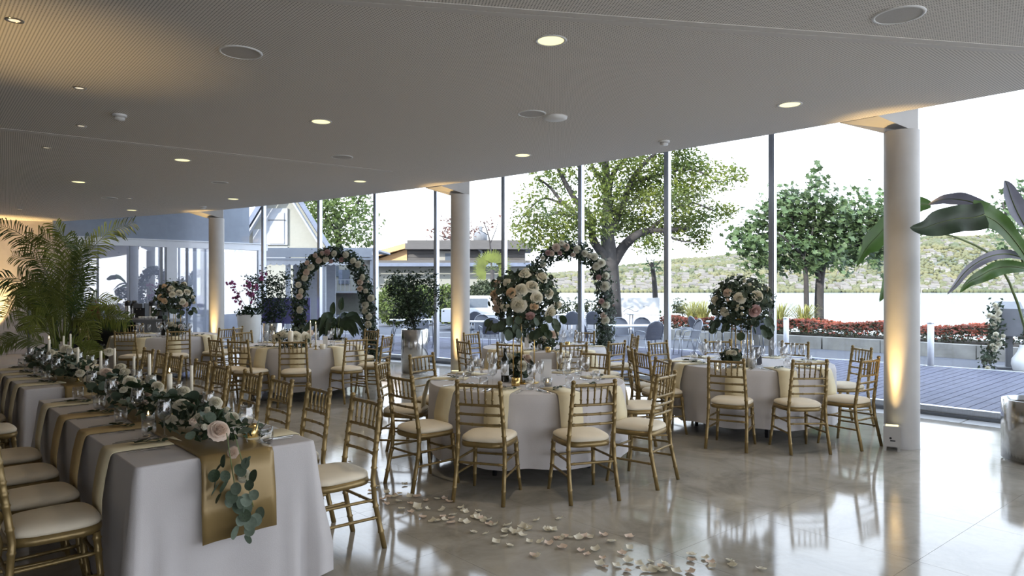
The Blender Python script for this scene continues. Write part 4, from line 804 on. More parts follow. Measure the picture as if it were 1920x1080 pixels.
# peace lily
pl = Vector(((632-960)*13.7/FPX, 13.7, 0)); t = thing('peace_lily', 'broad-leaved peace lily in a dark pot between the arch legs', 'plant', (0, 0, 0))
MB().lathe([(0, 0), (.17, 0), (.2, .62), (.21, .64), (.19, .64), (.18, .58), (0, .58)], 28, (pl.x, pl.y, 0)).build('pot', M['black'], t)
def blade(parent, P, wd, m, side=None, name='leaf', prof=None, fold=.25, wave=0.):
    b = MB(); n = len(P)
    def f(u, v):
        i = round(v*(n-1)); p = P[i]; tg = (P[min(i+1, n-1)]-P[max(i-1, 0)]).normalized(); s = side or Vector((0, -1, 0)).cross(tg); s = Vector(s); s -= tg*s.dot(tg); s.normalize(); nr = tg.cross(s)
        t = v; wv = wd*(prof(t) if prof else sin(pi*min(1, t*.97+.03)**.75)**.8); k = (u-.5)*2
        return tuple(p+s*wv*k+nr*(fold*wv*abs(k)+wave*wv*sin(t*17)*k*k))
    b.grid(f, 4, n-1); return b.build(name, m, parent)
def spline(P, n=14):
    P = [Vector(p) for p in P]; out = []
    for k in range(n):
        t = k/(n-1)*(len(P)-1); i = min(int(t), len(P)-2); f = t-i; p0 = P[max(i-1, 0)]; p1 = P[i]; p2 = P[i+1]; p3 = P[min(i+2, len(P)-1)]
        out.append(.5*((2*p1)+(p2-p0)*f+(2*p0-5*p1+4*p2-p3)*f*f+(3*p1-p0-3*p2+p3)*f**3))
    return out
for k in range(34):
    a = random.random()*6.28; L = random.uniform(.35, .75); el = random.uniform(.5, 1.3); d = Vector((cos(a), sin(a)*.8, 0)); B = Vector((pl.x, pl.y, .62))
    p1 = B+d*L*.45*cos(el)+Vector((0, 0, L*.75*sin(el))); p2 = p1+d*L*.35+Vector((0, 0, .02)); p3 = p2+d*L*.25-Vector((0, 0, L*.45))
    MB().tube([B+d*.05, (B+p1)/2+d*.02, p1], .006, 5).build('petiole', M['stem'], t); blade(t, spline([p1, (p1+p2)/2+Vector((0, 0, .03)), p2, p3], 8), .075, M['leafd'])
for px, py_ in ((624, 577), (640, 568)):
    q = atd(px, py_, 13.7); MB().tube([(pl.x, pl.y, .6), ((q.x+pl.x)/2, pl.y, (q.z+.6)/2+.03), q], .005, 5).build('petiole', M['stem'], t); blade(t, spline([q-Vector((0, 0, .14)), q, q+Vector((.02, 0, .12))], 7), .06, M['leafd'])
# ------------------------------------------------------------------ banana plant in a steel planter by the glass
bp = Vector(((1950-960)*6.45/FPX, 6.45, 0)); steel_planter(bp.xy, .3, .575, 'brushed steel planter with the banana plant by the glass')
t = thing('banana_plant', 'big-leaved banana plant leaning past the lake-side column', 'plant', (0, 0, 0))
M['ban'] = mat('banana_leaf', (.07, .15, .025), .35, var=.3, scale=3, trans=.3, stretch=(1, 1, 1)); M['banv'] = mat('banana_leaf_underside', (.2, .2, .25), .4, var=.15, scale=3, trans=.15)
def bl(pts, Z, wpx, m, pet=None, z2=None, fold=.3, wave=.15, prof=None, side=None):
    P = [atd(x, y, Z+((z2 or Z)-Z)*i/(len(pts)-1)) for i, (x, y) in enumerate(pts)]
    if pet: MB().tube(spline([(bp.x, bp.y, .55)]+[atd(x, y, Z) for x, y in pet]+[P[0]], 14), [.016-.009*k/13 for k in range(14)], 7).build('petiole', M['stem'], t)
    sp = spline(P, 18); blade(t, sp, wpx*Z/FPX, m, side, prof=prof, fold=fold, wave=wave); MB().tube([p+Vector((0, -.004, 0)) for p in sp], [.006-.005*k/17 for k in range(18)], 5).build('midrib', M['stem'], t)
full = lambda v: max(.02, min(1, v*7+.25)*min(1, (1-v)*2.6)**.8)
bl([(1935, 500), (1905, 455), (1873, 420), (1845, 404), (1822, 402)], 6.15, 26, M['ban'], [(1945, 640)], 6.0, prof=lambda v: .35+.65*v)
bl([(1846, 402), (1826, 408), (1795, 410), (1760, 418), (1730, 428), (1706, 427)], 6.0, 25, M['leafd'], None, 5.95, .35, .2, full)
bl([(1855, 396), (1825, 380), (1795, 374), (1768, 374), (1740, 384)], 6.5, 13, M['banv'], [(1950, 620), (1900, 440)], 6.9, .3, .25)
bl([(1745, 384), (1715, 384), (1685, 398), (1655, 432), (1625, 465), (1606, 500)], 7.55, 19, M['ban'], None, 7.6, .25, .1, lambda v: max(.02, min(1, v*3+.3)*(1 if v < .78 else .55*(1-v)/.22+.05)))
bl([(1920, 484), (1888, 476), (1850, 483), (1815, 505), (1790, 535), (1776, 552)], 6.2, 9, M['banv'], [(1945, 620)], 6.0)
bl([(1925, 503), (1890, 500), (1860, 506), (1838, 518), (1815, 530), (1799, 549)], 6.3, 14, M['ban'], [(1948, 640)], 6.1, .4, .2)
bl([(1922, 425), (1908, 400), (1896, 372), (1890, 352), (1884, 338)], 6.4, 17, M['banv'], [(1950, 560)], 6.5, .3, .05)
bl([(1700, 446), (1690, 470), (1672, 515), (1660, 540), (1649, 566)], 7.6, 15, M['ban'], [(1915, 590), (1870, 490), (1810, 452), (1755, 437)], 7.6)
for px in (1935, 1955, 1970): MB().tube([(bp.x, bp.y, .5), atd(px, 640, 6.45), atd(px-8, 480, 6.4)], [.03, .022, .012], 8).build('stalk', M['stem'], t)
# ------------------------------------------------------------------ bar counter and what stands on it
M['counter'] = mat('grey_counter', (.2, .21, .23), .35, var=.1); M['counterd'] = mat('dark_cabinet', (.05, .05, .055), .5, var=.1)
BZ = 15.4; BX0, BX1 = -9.7, -7.42; BH = .95; t = thing('bar_counter', 'long grey bar counter with open shelf before the glazed screen', 'counter', ((BX0+BX1)/2, BZ, 0)); W = BX1-BX0
MB().box((0, 0, BH-.03), (W, .7, .06)).build('worktop', M['counter'], t)
MB().box((0, .3, .45), (W-.1, .04, .88)).build('back_panel', M['counterd'], t); MB().box((0, 0, .3), (W-.1, .6, .03)).build('shelf', M['counter'], t); MB().box((.75, -.32, .62), (.75, .02, .54)).build('front_panel', M['counter'], t)
for x in (-W/2+.06, 0, W/2-.06): MB().box((x, 0, .445), (.04, .6, .89)).build('side_panel', M['counterd'], t)
def on_bar(px, z=BH, y=0.): return ((px-960)*(BZ+y)/FPX, BZ+y, z+.001)
for i, (px, lab) in enumerate(((241, 'steel and black thermos flask in front of the pair'), (252, 'steel and black thermos flask behind the pair'), (286, 'steel and black thermos flask by the flower arrangement'))):
    t = thing('thermos_flask', lab+' on the bar', 'thermos', on_bar(px, BH, .1*(i == 1)), .3*i, 'thermos flasks on the bar')
    MB().lathe([(0, 0), (.075, 0), (.075, .03)], 20).build('base', M['black'], t); MB().lathe([(.073, .03), (.073, .3)], 20).build('body', M['potsteel'], t); MB().lathe([(.078, .29), (.078, .35), (.06, .4), (0, .41)], 20).build('pump_lid', M['black'], t); pl_ = t.children[-1]
    MB().bar((-.07, -.09, .37), (.05, 0, .39), .04, .025).build('spout', M['black'], pl_); MB().tube([(.075, 0, .08), (.125, 0, .12), (.125, 0, .28), (.075, 0, .33)], .012, 6).build('handle', M['black'], t)
t = thing('ice_bucket', 'shiny steel ice bucket behind the palm on the bar', 'bucket', on_bar(209)); MB().lathe([(0, 0), (.1, 0), (.12, .3), (.13, .31), (.115, .31), (.095, .02), (0, .02)], 24).build('bucket', M['potsteel'], t)
for s_ in (-1, 1): MB().tube([(s_*.12, -.03, .24), (s_*.15, -.02, .22), (s_*.15, .02, .22), (s_*.12, .03, .24)], .006, 6).build('handle', M['potsteel'], t)
t = thing('coffee_machine', 'dark boxy coffee machine between the thermos flasks', 'coffee machine', on_bar(267, BH, .12)); MB().box((0, .05, .17), (.22, .3, .34)).build('body', M['counterd'], t); MB().box((0, -.14, .29), (.2, .1, .1)).build('brew_head', M['alud'], t); MB().box((0, -.14, .015), (.2, .16, .03)).build('drip_tray', M['steel'], t)
for s_ in (-.04, .04): MB().tube([(s_, -.15, .24), (s_, -.15, .2)], .01, 8).build('nozzle', M['steel'], t)
t = thing('register_box', 'black square box at the right end of the bar', 'box', on_bar(304, BH, .1)); MB().box((0, 0, .1), (.22, .25, .2)).build('housing', M['black'], t); MB().box((0, -.128, .12), (.17, .006, .1)).build('screen', M['alud'], t)
t = thing('red_bag', 'dark red cloth bag on the bar behind the palm', 'bag', on_bar(175)); M['red'] = mat('dark_red_cloth', (.16, .02, .025), .8, var=.2); b = MB(); b.grid(lambda u, v: ((.17-.05*v)*cos(2*pi*u), (.1-.05*v)*sin(2*pi*u), .3*v*(1+.06*sin(6*pi*u))), 20, 6, closed=True); b.build('body', M['red'], t); MB().tube([(-.08, 0, .28), (-.05, 0, .4), (.05, 0, .4), (.08, 0, .28)], .01, 6).build('handle', M['red'], t)
CUP = me_of(MB().lathe([(0, 0), (.025, 0), (.04, .06), (.038, .06), (.024, .006), (0, .006)], 14), M['white'], 'coffee_cup')
for i, (px, w_) in enumerate(((263, 'first'), (268, 'second'), (274, 'third'), (281, 'fourth'), (287, 'fifth'), (292, 'sixth'))): tag(link('coffee_cup', CUP, None, on_bar(px, BH, -.22)), 'white coffee cup, %s from the palm in the bar row' % w_, 'cup', 'cups on the bar')
for k in range(16): tag(link('shelf_glass', TUMB, None, ((BX0+.25+.11*(k % 8)), BZ-.12+.16*(k//8), .316)), 'plain glass on the lower shelf of the bar', 'glass', 'glasses on the bar shelf')
t = thing('wall_stanchion', 'slim dark metal post standing before the end wall', 'post', (-11.85, 17.0, 0)); MB().tube([(0, 0, 0), (0, 0, 1.6)], .03, 10).build('tube', M['alud'], t); MB().lathe([(0, 0), (.14, 0), (.14, .015), (0, .02)], 20).build('base', M['alud'], t)
# ------------------------------------------------------------------ terrace outside: deck, paving, kerb
M['deck'] = mat('weathered_deck_board', (.12, .125, .17), .7, spec=.15, var=.14, scale=3, stretch=(1, 1, 1)); M['plaza'] = mat('terrace_gravel', (.125, .13, .15), .85, spec=.15, var=.14, scale=26, bump=.35, bscale=120)
M['conc'] = mat('pale_concrete', (.30, .29, .265), .8, var=.18, scale=3, bump=.2); M['whitem'] = mat('white_metal', (.7, .72, .76), .4)
g = MB(); g.prism([(3, 5), (30, 5), (24, 14), (16, 21.5), (10.5, 26), (6, 29), (4, 40), (2, 62), (-60, 62), (-60, 14), (-12, 17.6), (-6, 17), (0, 13.5)], -.5, -.03)
tag(g.build('terrace_ground', M['plaza']), kind='structure')
dk = tag(bpy.data.objects.new('deck_floor', None), kind='structure'); COL.objects.link(dk)
nb = 186; d0, d1 = 33., 66.
for j in range(nb):
    a, b_ = d0+(d1-d0)*j/nb, d0+(d1-d0)*(j+1)/nb; e = .009; p = [arc(43.52, a+e), arc(49.7, a+e), arc(49.7, b_-e), arc(43.52, b_-e)]
    MB().prism([q.xy for q in p], -.03, random.uniform(-.006, -.002)).build('plank', M['deck'], dk)
b = MB(); b.prism([tuple(arc(49.7, d).xy) for d in np.arange(33, 66.1, 1)]+[tuple(arc(49.77, d).xy) for d in np.arange(66, 32.9, -1)], -.05, .008); b.build('edge_strip', M['whitem'], dk)
KB = [(4.7, 23.35), (5.5, 22.4), (9.6, 17.95), (10.9, 16.2), (13.5, 12.4), (16, 8)]
kb = tag(bpy.data.objects.new('kerb', None), kind='structure'); COL.objects.link(kb)
for i in range(len(KB)-1):
    a, b_ = Vector((*KB[i], 0)), Vector((*KB[i+1], 0)); n = max(1, round((b_-a).length/1.5))
    for k in range(n):
        p, q = a.lerp(b_, k/n+.004), a.lerp(b_, (k+1)/n-.004); MB().bar(p+Vector((0, 0, .13)), q+Vector((0, 0, .13)), .28, .34).build('kerb_block', M['conc'], kb)
# flower bed behind the kerb
M['redfl'] = mat('red_flower', (.24, .055, .03), .6, var=.5, scale=3, trans=.2); M['bedl'] = mat('bed_leaf', (.07, .075, .045), .6, var=.4, scale=4, trans=.15)
bed = tag(thing('flower_bed', 'low bed of red flowers behind the concrete kerb by the lake', 'flower bed'), kind='stuff'); del bed['category']; bed['category'] = 'flower bed'
C_ = []; 
for i in range(len(KB)-1):
    a, b_ = np.array(KB[i]), np.array(KB[i+1]); l = np.linalg.norm(b_-a); d = (b_-a)/l; nn = np.array([-d[1], d[0]]); nn = nn if nn[1] > 0 else -nn; nn = nn if nn[0]+nn[1] > 0 else -nn
    m = int(l*2200) if i < 3 else int(l*500); t_ = rng.random(m); w_ = .16+2.4*rng.random(m); xy = a+d*(t_*l)[:, None]+nn*w_[:, None]
    h = .25+.46*np.minimum(1, w_/.5)*(.75+.25*np.sin(xy[:, 0]*2.1)*np.cos(xy[:, 1]*1.7))*(.55+.45*rng.random(m)**.4); C_.append(np.c_[xy, h])
    b = MB(); o3 = nn*.15; o4 = nn*2.7; P = [a+o3, b_+o3, b_+o4, a+o4]; b.prism([tuple(p) for p in P] if True else 0, -.03, .24); b.build('soil', M['soil'], bed)
C_ = np.concatenate(C_); up = [(0, -.3, .8)]*len(C_); hi = C_[:, 2] > .46; C1 = C_[hi | (rng.random(len(C_)) < .2)]
foliage(bed, C_, up, .09, M['bedl'], 'leaf', 'bed_foliage'); C2 = C1[rng.random(len(C1)) < .6]+[0, 0, .03]; foliage(bed, C2, [(0, -.6, .7)]*len(C2), .062, M['redfl'], 'round', 'red_blossoms')
M['reed'] = mat('ornamental_grass', (.30, .30, .10), .6, var=.3, scale=3, trans=.3)
def tuft(x, y, h, n, lab):
    t = thing('grass_tuft', lab, 'grass', (x, y, 0), 0, 'ornamental grass tufts'); b = MB()
    for k in range(n):
        a = random.random()*6.28; r = random.uniform(.2, 1)*h*.5; l = h*random.uniform(.65, 1.05); w_ = .012; s = Vector((-sin(a), cos(a), 0))*w_; d = Vector((cos(a), sin(a), 0)); p0 = d*r*.15+Vector((0, 0, .1)); p1 = d*r*.45+Vector((0, 0, l*.7)); p2 = d*r+Vector((0, 0, l*.95)); p3 = d*r*1.4+Vector((0, 0, l*.85))
        b.add([p0-s, p0+s, p1+s, p1-s, p2+s*.6, p2-s*.6, p3], [(0, 1, 2, 3), (3, 2, 4, 5), (5, 4, 6)])
    tag(b.build('blades', M['reed'], t), kind='stuff')
for px, y, h, lab in ((1318, 24.5, 1.25, 'tall pale grass tuft behind the lake-side flowers'), (1298, 25.5, 1.2, 'pale grass tuft at the near end of the flower bed'), (1462, 22.5, 1.2, 'grass tuft beside the second white-lit mullion'), (1506, 22.2, 1.15, 'grass tuft at the foot of the plane trees')):
    tuft((px-960)*y/FPX, y, h, 170, lab)
for (px, y, lab) in ((1474, 16.8, 'white bollard before the flower bed, further one'), (1745, 14.5, 'white bollard beyond the column, closer one')):
    t = thing('bollard', lab, 'bollard', ((px-960)*y/FPX, y, -.004), 0, 'white bollards'); MB().tube([(0, 0, .01), (0, 0, .9)], .062, 20).build('post', M['whitem'], t); MB().lathe([(.068, .9), (.068, .925), (.05, .94), (0, .94)], 20).build('cap', M['alu'], t); MB().lathe([(0, 0), (.1, 0), (.1, .012), (.06, .012)], 20).build('base_plate', M['alu'], t)
lx, ly = 10.25, 14.3; t = thing('lectern', 'grey box lectern on a post with trailing white flowers on the terrace', 'lectern', (lx, ly, -.03), -.5)
M['greyl'] = mat('grey_stone', (.15, .155, .17), .6, var=.1); b = MB(); b.add([(-.2, -.2, .68), (.2, -.2, .68), (.2, .2, .68), (-.2, .2, .68), (-.22, -.24, 1.24), (.22, -.24, 1.24), (.22, .24, 1.38), (-.22, .24, 1.38)], [(3, 2, 1, 0), (4, 5, 6, 7), (0, 1, 5, 4), (1, 2, 6, 5), (2, 3, 7, 6), (3, 0, 4, 7)]); b.build('reading_box', M['greyl'], t)
MB().box((0, 0, .36), (.12, .12, .66)).build('post', M['greyl'], t); MB().box((0, 0, .02), (.45, .45, .04)).build('base', M['greyl'], t)
P_ = [(-.24, -.2, 1.3), (-.27, -.22, 1.0), (-.24, -.25, .75), (-.28, -.3, .5), (-.38, -.34, .25), (-.42, -.36, .1)]; C_ = []
for i in range(5): C_.append(np.array(P_[i])+(np.array(P_[i+1])-np.array(P_[i]))*rng.random((110, 1))+rng.normal(size=(110, 3))*.07)
C_.append(np.array((.26, -.1, .7))+rng.normal(size=(160, 3))*[.08, .08, .24]); C_ = np.concatenate(C_); C_[:, 2] = np.maximum(C_[:, 2], .04); foliage(t, C_, [(0, -1, .2)]*len(C_), .08, M['leafg'], 'leaf')
for k in range(24): i = random.randrange(5); q = Vector(P_[i]).lerp(Vector(P_[i+1]), random.random())+Vector((random.gauss(0, .05), -.1, random.gauss(0, .05))); rose(t, q, (-.5, -1, .2), random.uniform(.045, .075), 'w')
for z in (1.05, .85, .6): rose(t, (.28, -.2, z), (-.2, -1, .2), .07, 'w')
t = thing('white_urn', 'white bulbous pedestal urn beside the lectern post', 'urn', (lx-.02, ly-.42, -.03)); MB().lathe([(0, 0), (.16, 0), (.17, .02), (.2, .14), (.19, .24), (.1, .38), (.06, .5), (.065, .52), (0, .52)], 24).build('body', M['white'], t)
# terrace furniture
M['mesh'] = mat('grey_metal_mesh', (.115, .125, .155), .5, .3, var=.06); M['tab'] = mat('white_tabletop', (.62, .64, .67), .35, .0, var=.03); M['tube'] = mat('grey_tube', (.3, .32, .36), .35, .7)
def tchair():
    t = thing('terrace_chair', 'x', 'chair', (0, 0, -60), 0, 'grey mesh terrace chairs')
    def sh(u, v):
        k = (u-.5)*2
        if v < .5: q = v/.5; return (.225*k*(1-.06*(1-q)), .22-.42*q, .44-.012*(1-k*k)+.01*(1-q))
        q = (v-.5)/.5; wv = .225*math.sqrt(max(.02, 1-max(0, q-.55)**2/.2025*.93)); return (wv*k, -.2-.16*q-.03*(1-k*k), .45+.44*q)
    b = MB(); b.grid(lambda u, v: sh(u, v*.5), 8, 5); b.build('seat', M['mesh'], t); b = MB(); b.grid(lambda u, v: sh(u, .5+v*.5), 8, 12); b.build('backrest', M['mesh'], t)
    rim = [sh(0, .5+.5*k/10) for k in range(11)]+[sh(1, 1-.5*k/10) for k in range(11)]; MB().tube(rim, .011, 6).build('back_frame', M['tube'], t)
    for s in (-1, 1):
        MB().tube([(s*.23, .2, .44), (s*.25, .24, 0)], .011, 6).build('leg', M['tube'], t); MB().tube([(s*.22, -.22, .5), (s*.25, -.34, 0)], .011, 6).build('leg', M['tube'], t)
        MB().tube([(s*.23, .2, .44), (s*.27, .16, .62), (s*.27, 0, .66), (s*.25, -.22, .64), (s*.225, -.27, .6)], .011, 6).build('arm', M['tube'], t)
    return t
tc0 = tchair(); tables = [('by the flower bed', 6.3, 19.5, .3, 1.5, .85), ('beyond the right arch', 3.05, 17.2, .1, 1.45, .8), ('far off by the white screen', 5.2, 25.4, .0, 1.9, .8), ('behind the right arch, far one', 2.3, 24.6, .1, 1.6, .8), ('beyond the middle column', -.9, 19.4, -.1, 1.4, .8), ('behind the drum planter', -2.9, 20.5, .2, 1.4, .8), ('far behind the drum planter', -.9, 24.6, .1, 1.8, .8), ('seen through the middle arch', -5.2, 21.5, .2, 1.4, .8)]
for nm, x, y, rz, w_, d_ in tables:
    t = thing('terrace_table', 'white-topped metal terrace table '+nm, 'table', (x, y, -.03), rz, 'white terrace tables'); r = .12
    pts = [(sx_*(w_/2-r)+r*cos(a), sy*(d_/2-r)+r*sin(a)) for sx_, sy, a0 in ((1, 1, 0), (-1, 1, pi/2), (-1, -1, pi), (1, -1, 1.5*pi)) for a in [a0+k*pi/8 for k in range(5)]]
    MB().prism(pts, .725, .75).build('tabletop', M['tab'], t); MB().prism([(p[0]*1.01, p[1]*1.01) for p in pts], .712, .728).build('edge_rim', M['tube'], t)
    for s in (-1, 1):
        for q in (-1, 1): MB().tube([(s*(w_/2-.12), q*(d_/2-.1), .712), (s*(w_/2-.1), q*(d_/2-.08), 0)], .018, 8).build('leg', M['tube'], t)
CH = [('facing away, this side of the table by the flower bed', 6.55, 18.5, 0), ('at the bar-side end of the table by the flower bed', 5.3, 19.3, -1.35), ('on the lake side of the table by the flower bed', 6.2, 20.3, 3.0), ('second one on the lake side of the flower bed table', 6.9, 20.3, 3.3), ('at the lake-side end of the table beyond the right arch', 4.25, 16.9, 1.75), ('this side of the table beyond the right arch', 3.25, 16.5, .35), ('far side of the table beyond the right arch', 2.85, 18.0, 3.2), ('second on the far side of the table beyond the right arch', 3.4, 18.05, 3.0), ('third in the stack row beyond the right arch', 4.4, 17.6, 1.6), ('turned from the table beyond the right arch', 2.0, 16.9, -1.3), ('this side of the table beyond the middle column', -.6, 18.6, .2), ('far side of the table beyond the middle column', -.9, 20.2, 3.1), ('bar-side end of the table beyond the middle column', -1.85, 19.2, -1.6), ('turned sideways behind the drum planter', -2.95, 18.3, 1.9), ('far side of the table behind the drum planter', -2.8, 21.3, 3.2), ('beside the middle arch and drum planter', -3.9, 18.4, -1.9), ('far off behind the middle column', -.3, 23.8, .2), ('far off beside the one behind the middle column', -1.2, 23.7, -.1), ('seen through the middle arch, this side', -5.0, 20.6, .2), ('seen through the middle arch, far side', -5.5, 22.3, 3.0), ('behind the right arch legs, far table', 2.0, 23.7, .1), ('second behind the right arch, far table', 2.8, 23.8, -.2)]
for nm, x, y, rz in CH: dup(tc0, (x, y, -.03), rz, 'grey mesh terrace chair '+nm, 'grey mesh terrace chairs')
for c in list(tc0.children): bpy.data.objects.remove(c)
bpy.data.objects.remove(tc0)
t = thing('white_screen', 'white printed windscreen panel by the lake rail', 'screen', (4.9, 27.5, -.03)); MB().box((0, 0, .68), (1.9, .04, 1.25)).build('panel', M['whitem'], t)
for s in (-.85, .85): MB().box((s, .03, .66), (.05, .05, 1.32)).build('post', M['tube'], t)
b = MB(); b.tube([(-.5+.1*k, -.025, .75+.1*sin(k*.9)+.02*k) for k in range(7)], .01, 5); b.tube([(.3, -.025, .95), (.42, -.025, 1.0), (.52, -.025, .97)], .01, 5); b.tube([(-.5, -.025, .6), (-.3, -.025, .75), (-.25, -.025, .9), (-.1, -.025, .97)], .008, 5); b.build('printed_line', M['tube'], t)
rl = thing('lake_railing', 'white lake railing behind the terrace tables', 'railing', (0, 0, -.03)); MB().bar((1.5, 29, 1.0), (6.5, 28.8, 1.0), .05).build('handrail', M['whitem'], rl)
for k in range(6): MB().box((1.5+k, 29-.04*k, .5), (.04, .04, 1.0)).build('post', M['whitem'], rl)
for k in range(2): MB().bar((1.5, 29, .3+.35*k), (6.5, 28.8, .3+.35*k), .025).build('rail', M['whitem'], rl)
# ------------------------------------------------------------------ trees
M['tleaf'] = mat('broad_tree_leaf', (.075, .12, .03), .5, var=.3, scale=1.2, trans=.4, col2=(.19, .22, .035)); M['pleaf'] = mat('plane_tree_leaf', (.085, .135, .055), .5, var=.4, scale=.9, trans=.25)
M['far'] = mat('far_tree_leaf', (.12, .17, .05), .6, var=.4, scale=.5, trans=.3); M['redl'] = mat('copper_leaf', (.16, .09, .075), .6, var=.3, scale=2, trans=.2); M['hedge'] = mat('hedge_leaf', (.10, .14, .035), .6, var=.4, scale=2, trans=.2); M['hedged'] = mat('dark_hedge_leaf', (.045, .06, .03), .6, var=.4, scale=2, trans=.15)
def tree(name, lab, Z, trunks, blobs, m, size, shape, dens, depth=1.6, base=None, group=None):
    t = thing(name, lab, 'tree', (0, 0, 0), 0, group); sp = Z/FPX
    for i, (pts, r0, r1) in enumerate(trunks):
        P = [atd(x, y, Z+(0 if k == 0 else random.uniform(-.3, .3)*(i > 0))) for k, (x, y) in enumerate(pts)]; n = len(P)
        MB().tube(spline(P, 4*n), [r0+(r1-r0)*k/(4*n-1) for k in range(4*n)], 8).build('trunk' if i == 0 else 'branch', M['bark'], t)
    C_ = []
    for x, y, rx, ry, k in blobs:
        n = int(dens*rx*ry*k); g = rng.normal(size=(n, 3)); g /= np.linalg.norm(g, axis=1)[:, None]; g *= (rng.random(n)**.45)[:, None]
        q = np.array(atd(x, y, Z+random.uniform(-depth, depth)*.5)); c = q+g*np.array([rx*sp, max(rx, ry)*sp*.9, ry*sp]); C_.append(c)
        cl = rng.integers(0, max(1, n//14), n); cc = rng.normal(size=(n//14+1, 3))*size*1.2; C_[-1] = c+cc[cl]*0+rng.normal(size=(n, 3))*size*.6
    C_ = np.concatenate(C_); C_ = C_[C_[:, 2] > .1]; foliage(t, C_, [(.2, -.3, .8)]*len(C_), size, m, shape); return t
bigb = [(1030, 425, 60, 34, .9), (975, 425, 24, 45, .45), (1000, 380, 36, 40, .4), (1045, 345, 50, 35, .45), (1060, 460, 45, 24, .8), (1110, 420, 46, 36, 1), (1130, 360, 50, 40, .6), (1165, 400, 55, 40, 1), (1195, 355, 52, 34, 1), (1225, 325, 60, 34, 1), (1200, 430, 62, 34, .9), (1250, 380, 55, 40, 1), (1280, 310, 50, 34, .9), (1320, 320, 44, 26, .6), (1370, 325, 30, 20, .45), (1345, 345, 30, 20, .5), (1290, 360, 44, 34, .9), (1300, 415, 40, 30, .9), (1340, 400, 34, 24, .7), (1370, 395, 22, 14, .6), (1310, 450, 26, 22, .9), (1270, 425, 40, 26, .8), (1225, 460, 40, 20, .5), (1120, 300, 80, 40, .5), (1230, 270, 80, 40, .8), (1040, 300, 60, 40, .35), (1150, 220, 90, 60, .5), (1270, 230, 70, 50, .6), (1060, 400, 34, 30, .7), (1390, 330, 14, 14, .5), (1180, 300, 36, 30, .5), (1010, 455, 34, 20, .6)]
trk = [([(1150, 640), (1148, 560), (1143, 480), (1138, 440)], .34, .24), ([(1143, 490), (1113, 452), (1108, 408), (1079, 375), (1048, 319), (1035, 280)], .17, .05), ([(1110, 430), (1082, 404), (1058, 384), (1031, 351), (1008, 334)], .1, .03), ([(1082, 410), (1050, 400), (1024, 408), (998, 424)], .06, .02), ([(1058, 384), (1020, 372), (990, 395), (965, 430)], .05, .015), ([(1138, 450), (1140, 389), (1138, 346), (1134, 290), (1130, 230)], .2, .1), ([(1140, 380), (1144, 346), (1154, 319), (1173, 298), (1200, 250)], .12, .06), ([(1138, 370), (1128, 340), (1112, 315), (1100, 270)], .09, .04), ([(1146, 500), (1168, 464), (1192, 442), (1215, 433), (1245, 432), (1290, 428)], .22, .06), ([(1142, 440), (1166, 389), (1183, 341), (1205, 310), (1231, 285)], .15, .05), ([(1183, 345), (1230, 330), (1289, 317), (1330, 330), (1349, 341), (1385, 330)], .06, .015), ([(1215, 433), (1250, 405), (1290, 380), (1340, 395)], .07, .02), ([(1240, 432), (1270, 450), (1310, 455)], .05, .015)]
tree('broad_tree', 'big old broad-leaved tree with spreading limbs behind the right arch', 24.5, trk, bigb, M['tleaf'], .14, 'leaf', .52, 2.6)
pb_ = [(1400, 440, 34, 26, .8), (1420, 470, 40, 30, .9), (1440, 420, 40, 36, .9), (1470, 390, 40, 40, .8), (1500, 450, 56, 40, 1), (1520, 400, 40, 40, .9), (1530, 350, 14, 34, .9), (1484, 370, 16, 22, .9), (1560, 440, 50, 40, 1), (1560, 390, 34, 26, .8), (1600, 420, 40, 34, .9), (1604, 370, 12, 20, .7), (1640, 400, 30, 36, .9), (1640, 450, 44, 36, .9), (1600, 475, 44, 28, 1), (1540, 485, 54, 22, 1), (1470, 490, 40, 20, .9), (1660, 480, 36, 20, .7), (1385, 455, 16, 14, .6), (1440, 500, 24, 12, .7), (1680, 420, 20, 40, .8)]
tree('plane_tree', 'pollarded plane tree with two pale trunks behind the red flowers', 24, [([(1536, 616), (1536, 560), (1538, 520), (1545, 492), (1560, 470)], .17, .12), ([(1538, 525), (1528, 500), (1525, 470), (1530, 360)], .1, .03), ([(1550, 485), (1580, 470), (1605, 380)], .09, .02), ([(1528, 480), (1490, 440), (1484, 370)], .08, .02), ([(1560, 470), (1620, 450), (1650, 390)], .08, .02)], pb_, M['pleaf'], .26, 'maple', .24, 1.8, group='plane trees by the lake')
tree('plane_tree', 'slim plane trunk beside the wider plane tree', 23.4, [([(1513, 616), (1512, 560), (1511, 520), (1506, 480)], .1, .07), ([(1506, 480), (1480, 455), (1450, 430)], .05, .02), ([(1506, 480), (1520, 450), (1525, 420)], .05, .02)], [(1480, 450, 40, 30, .5), (1515, 460, 30, 30, .5)], M['pleaf'], .25, 'maple', .1, 1, group='plane trees by the lake')
tree('plane_tree', 'plane tree seen behind the banana leaves', 22, [([(1960, 640), (1958, 560), (1950, 480)], .16, .1), ([(1950, 490), (1900, 440), (1880, 380)], .08, .02)], [(1900, 380, 40, 34, .8), (1880, 430, 24, 34, .6), (1930, 430, 44, 50, .9), (1960, 370, 50, 40, .9), (1700, 455, 14, 14, .5), (1890, 470, 24, 20, .6)], M['pleaf'], .25, 'maple', .11, 1.6, group='plane trees by the lake')
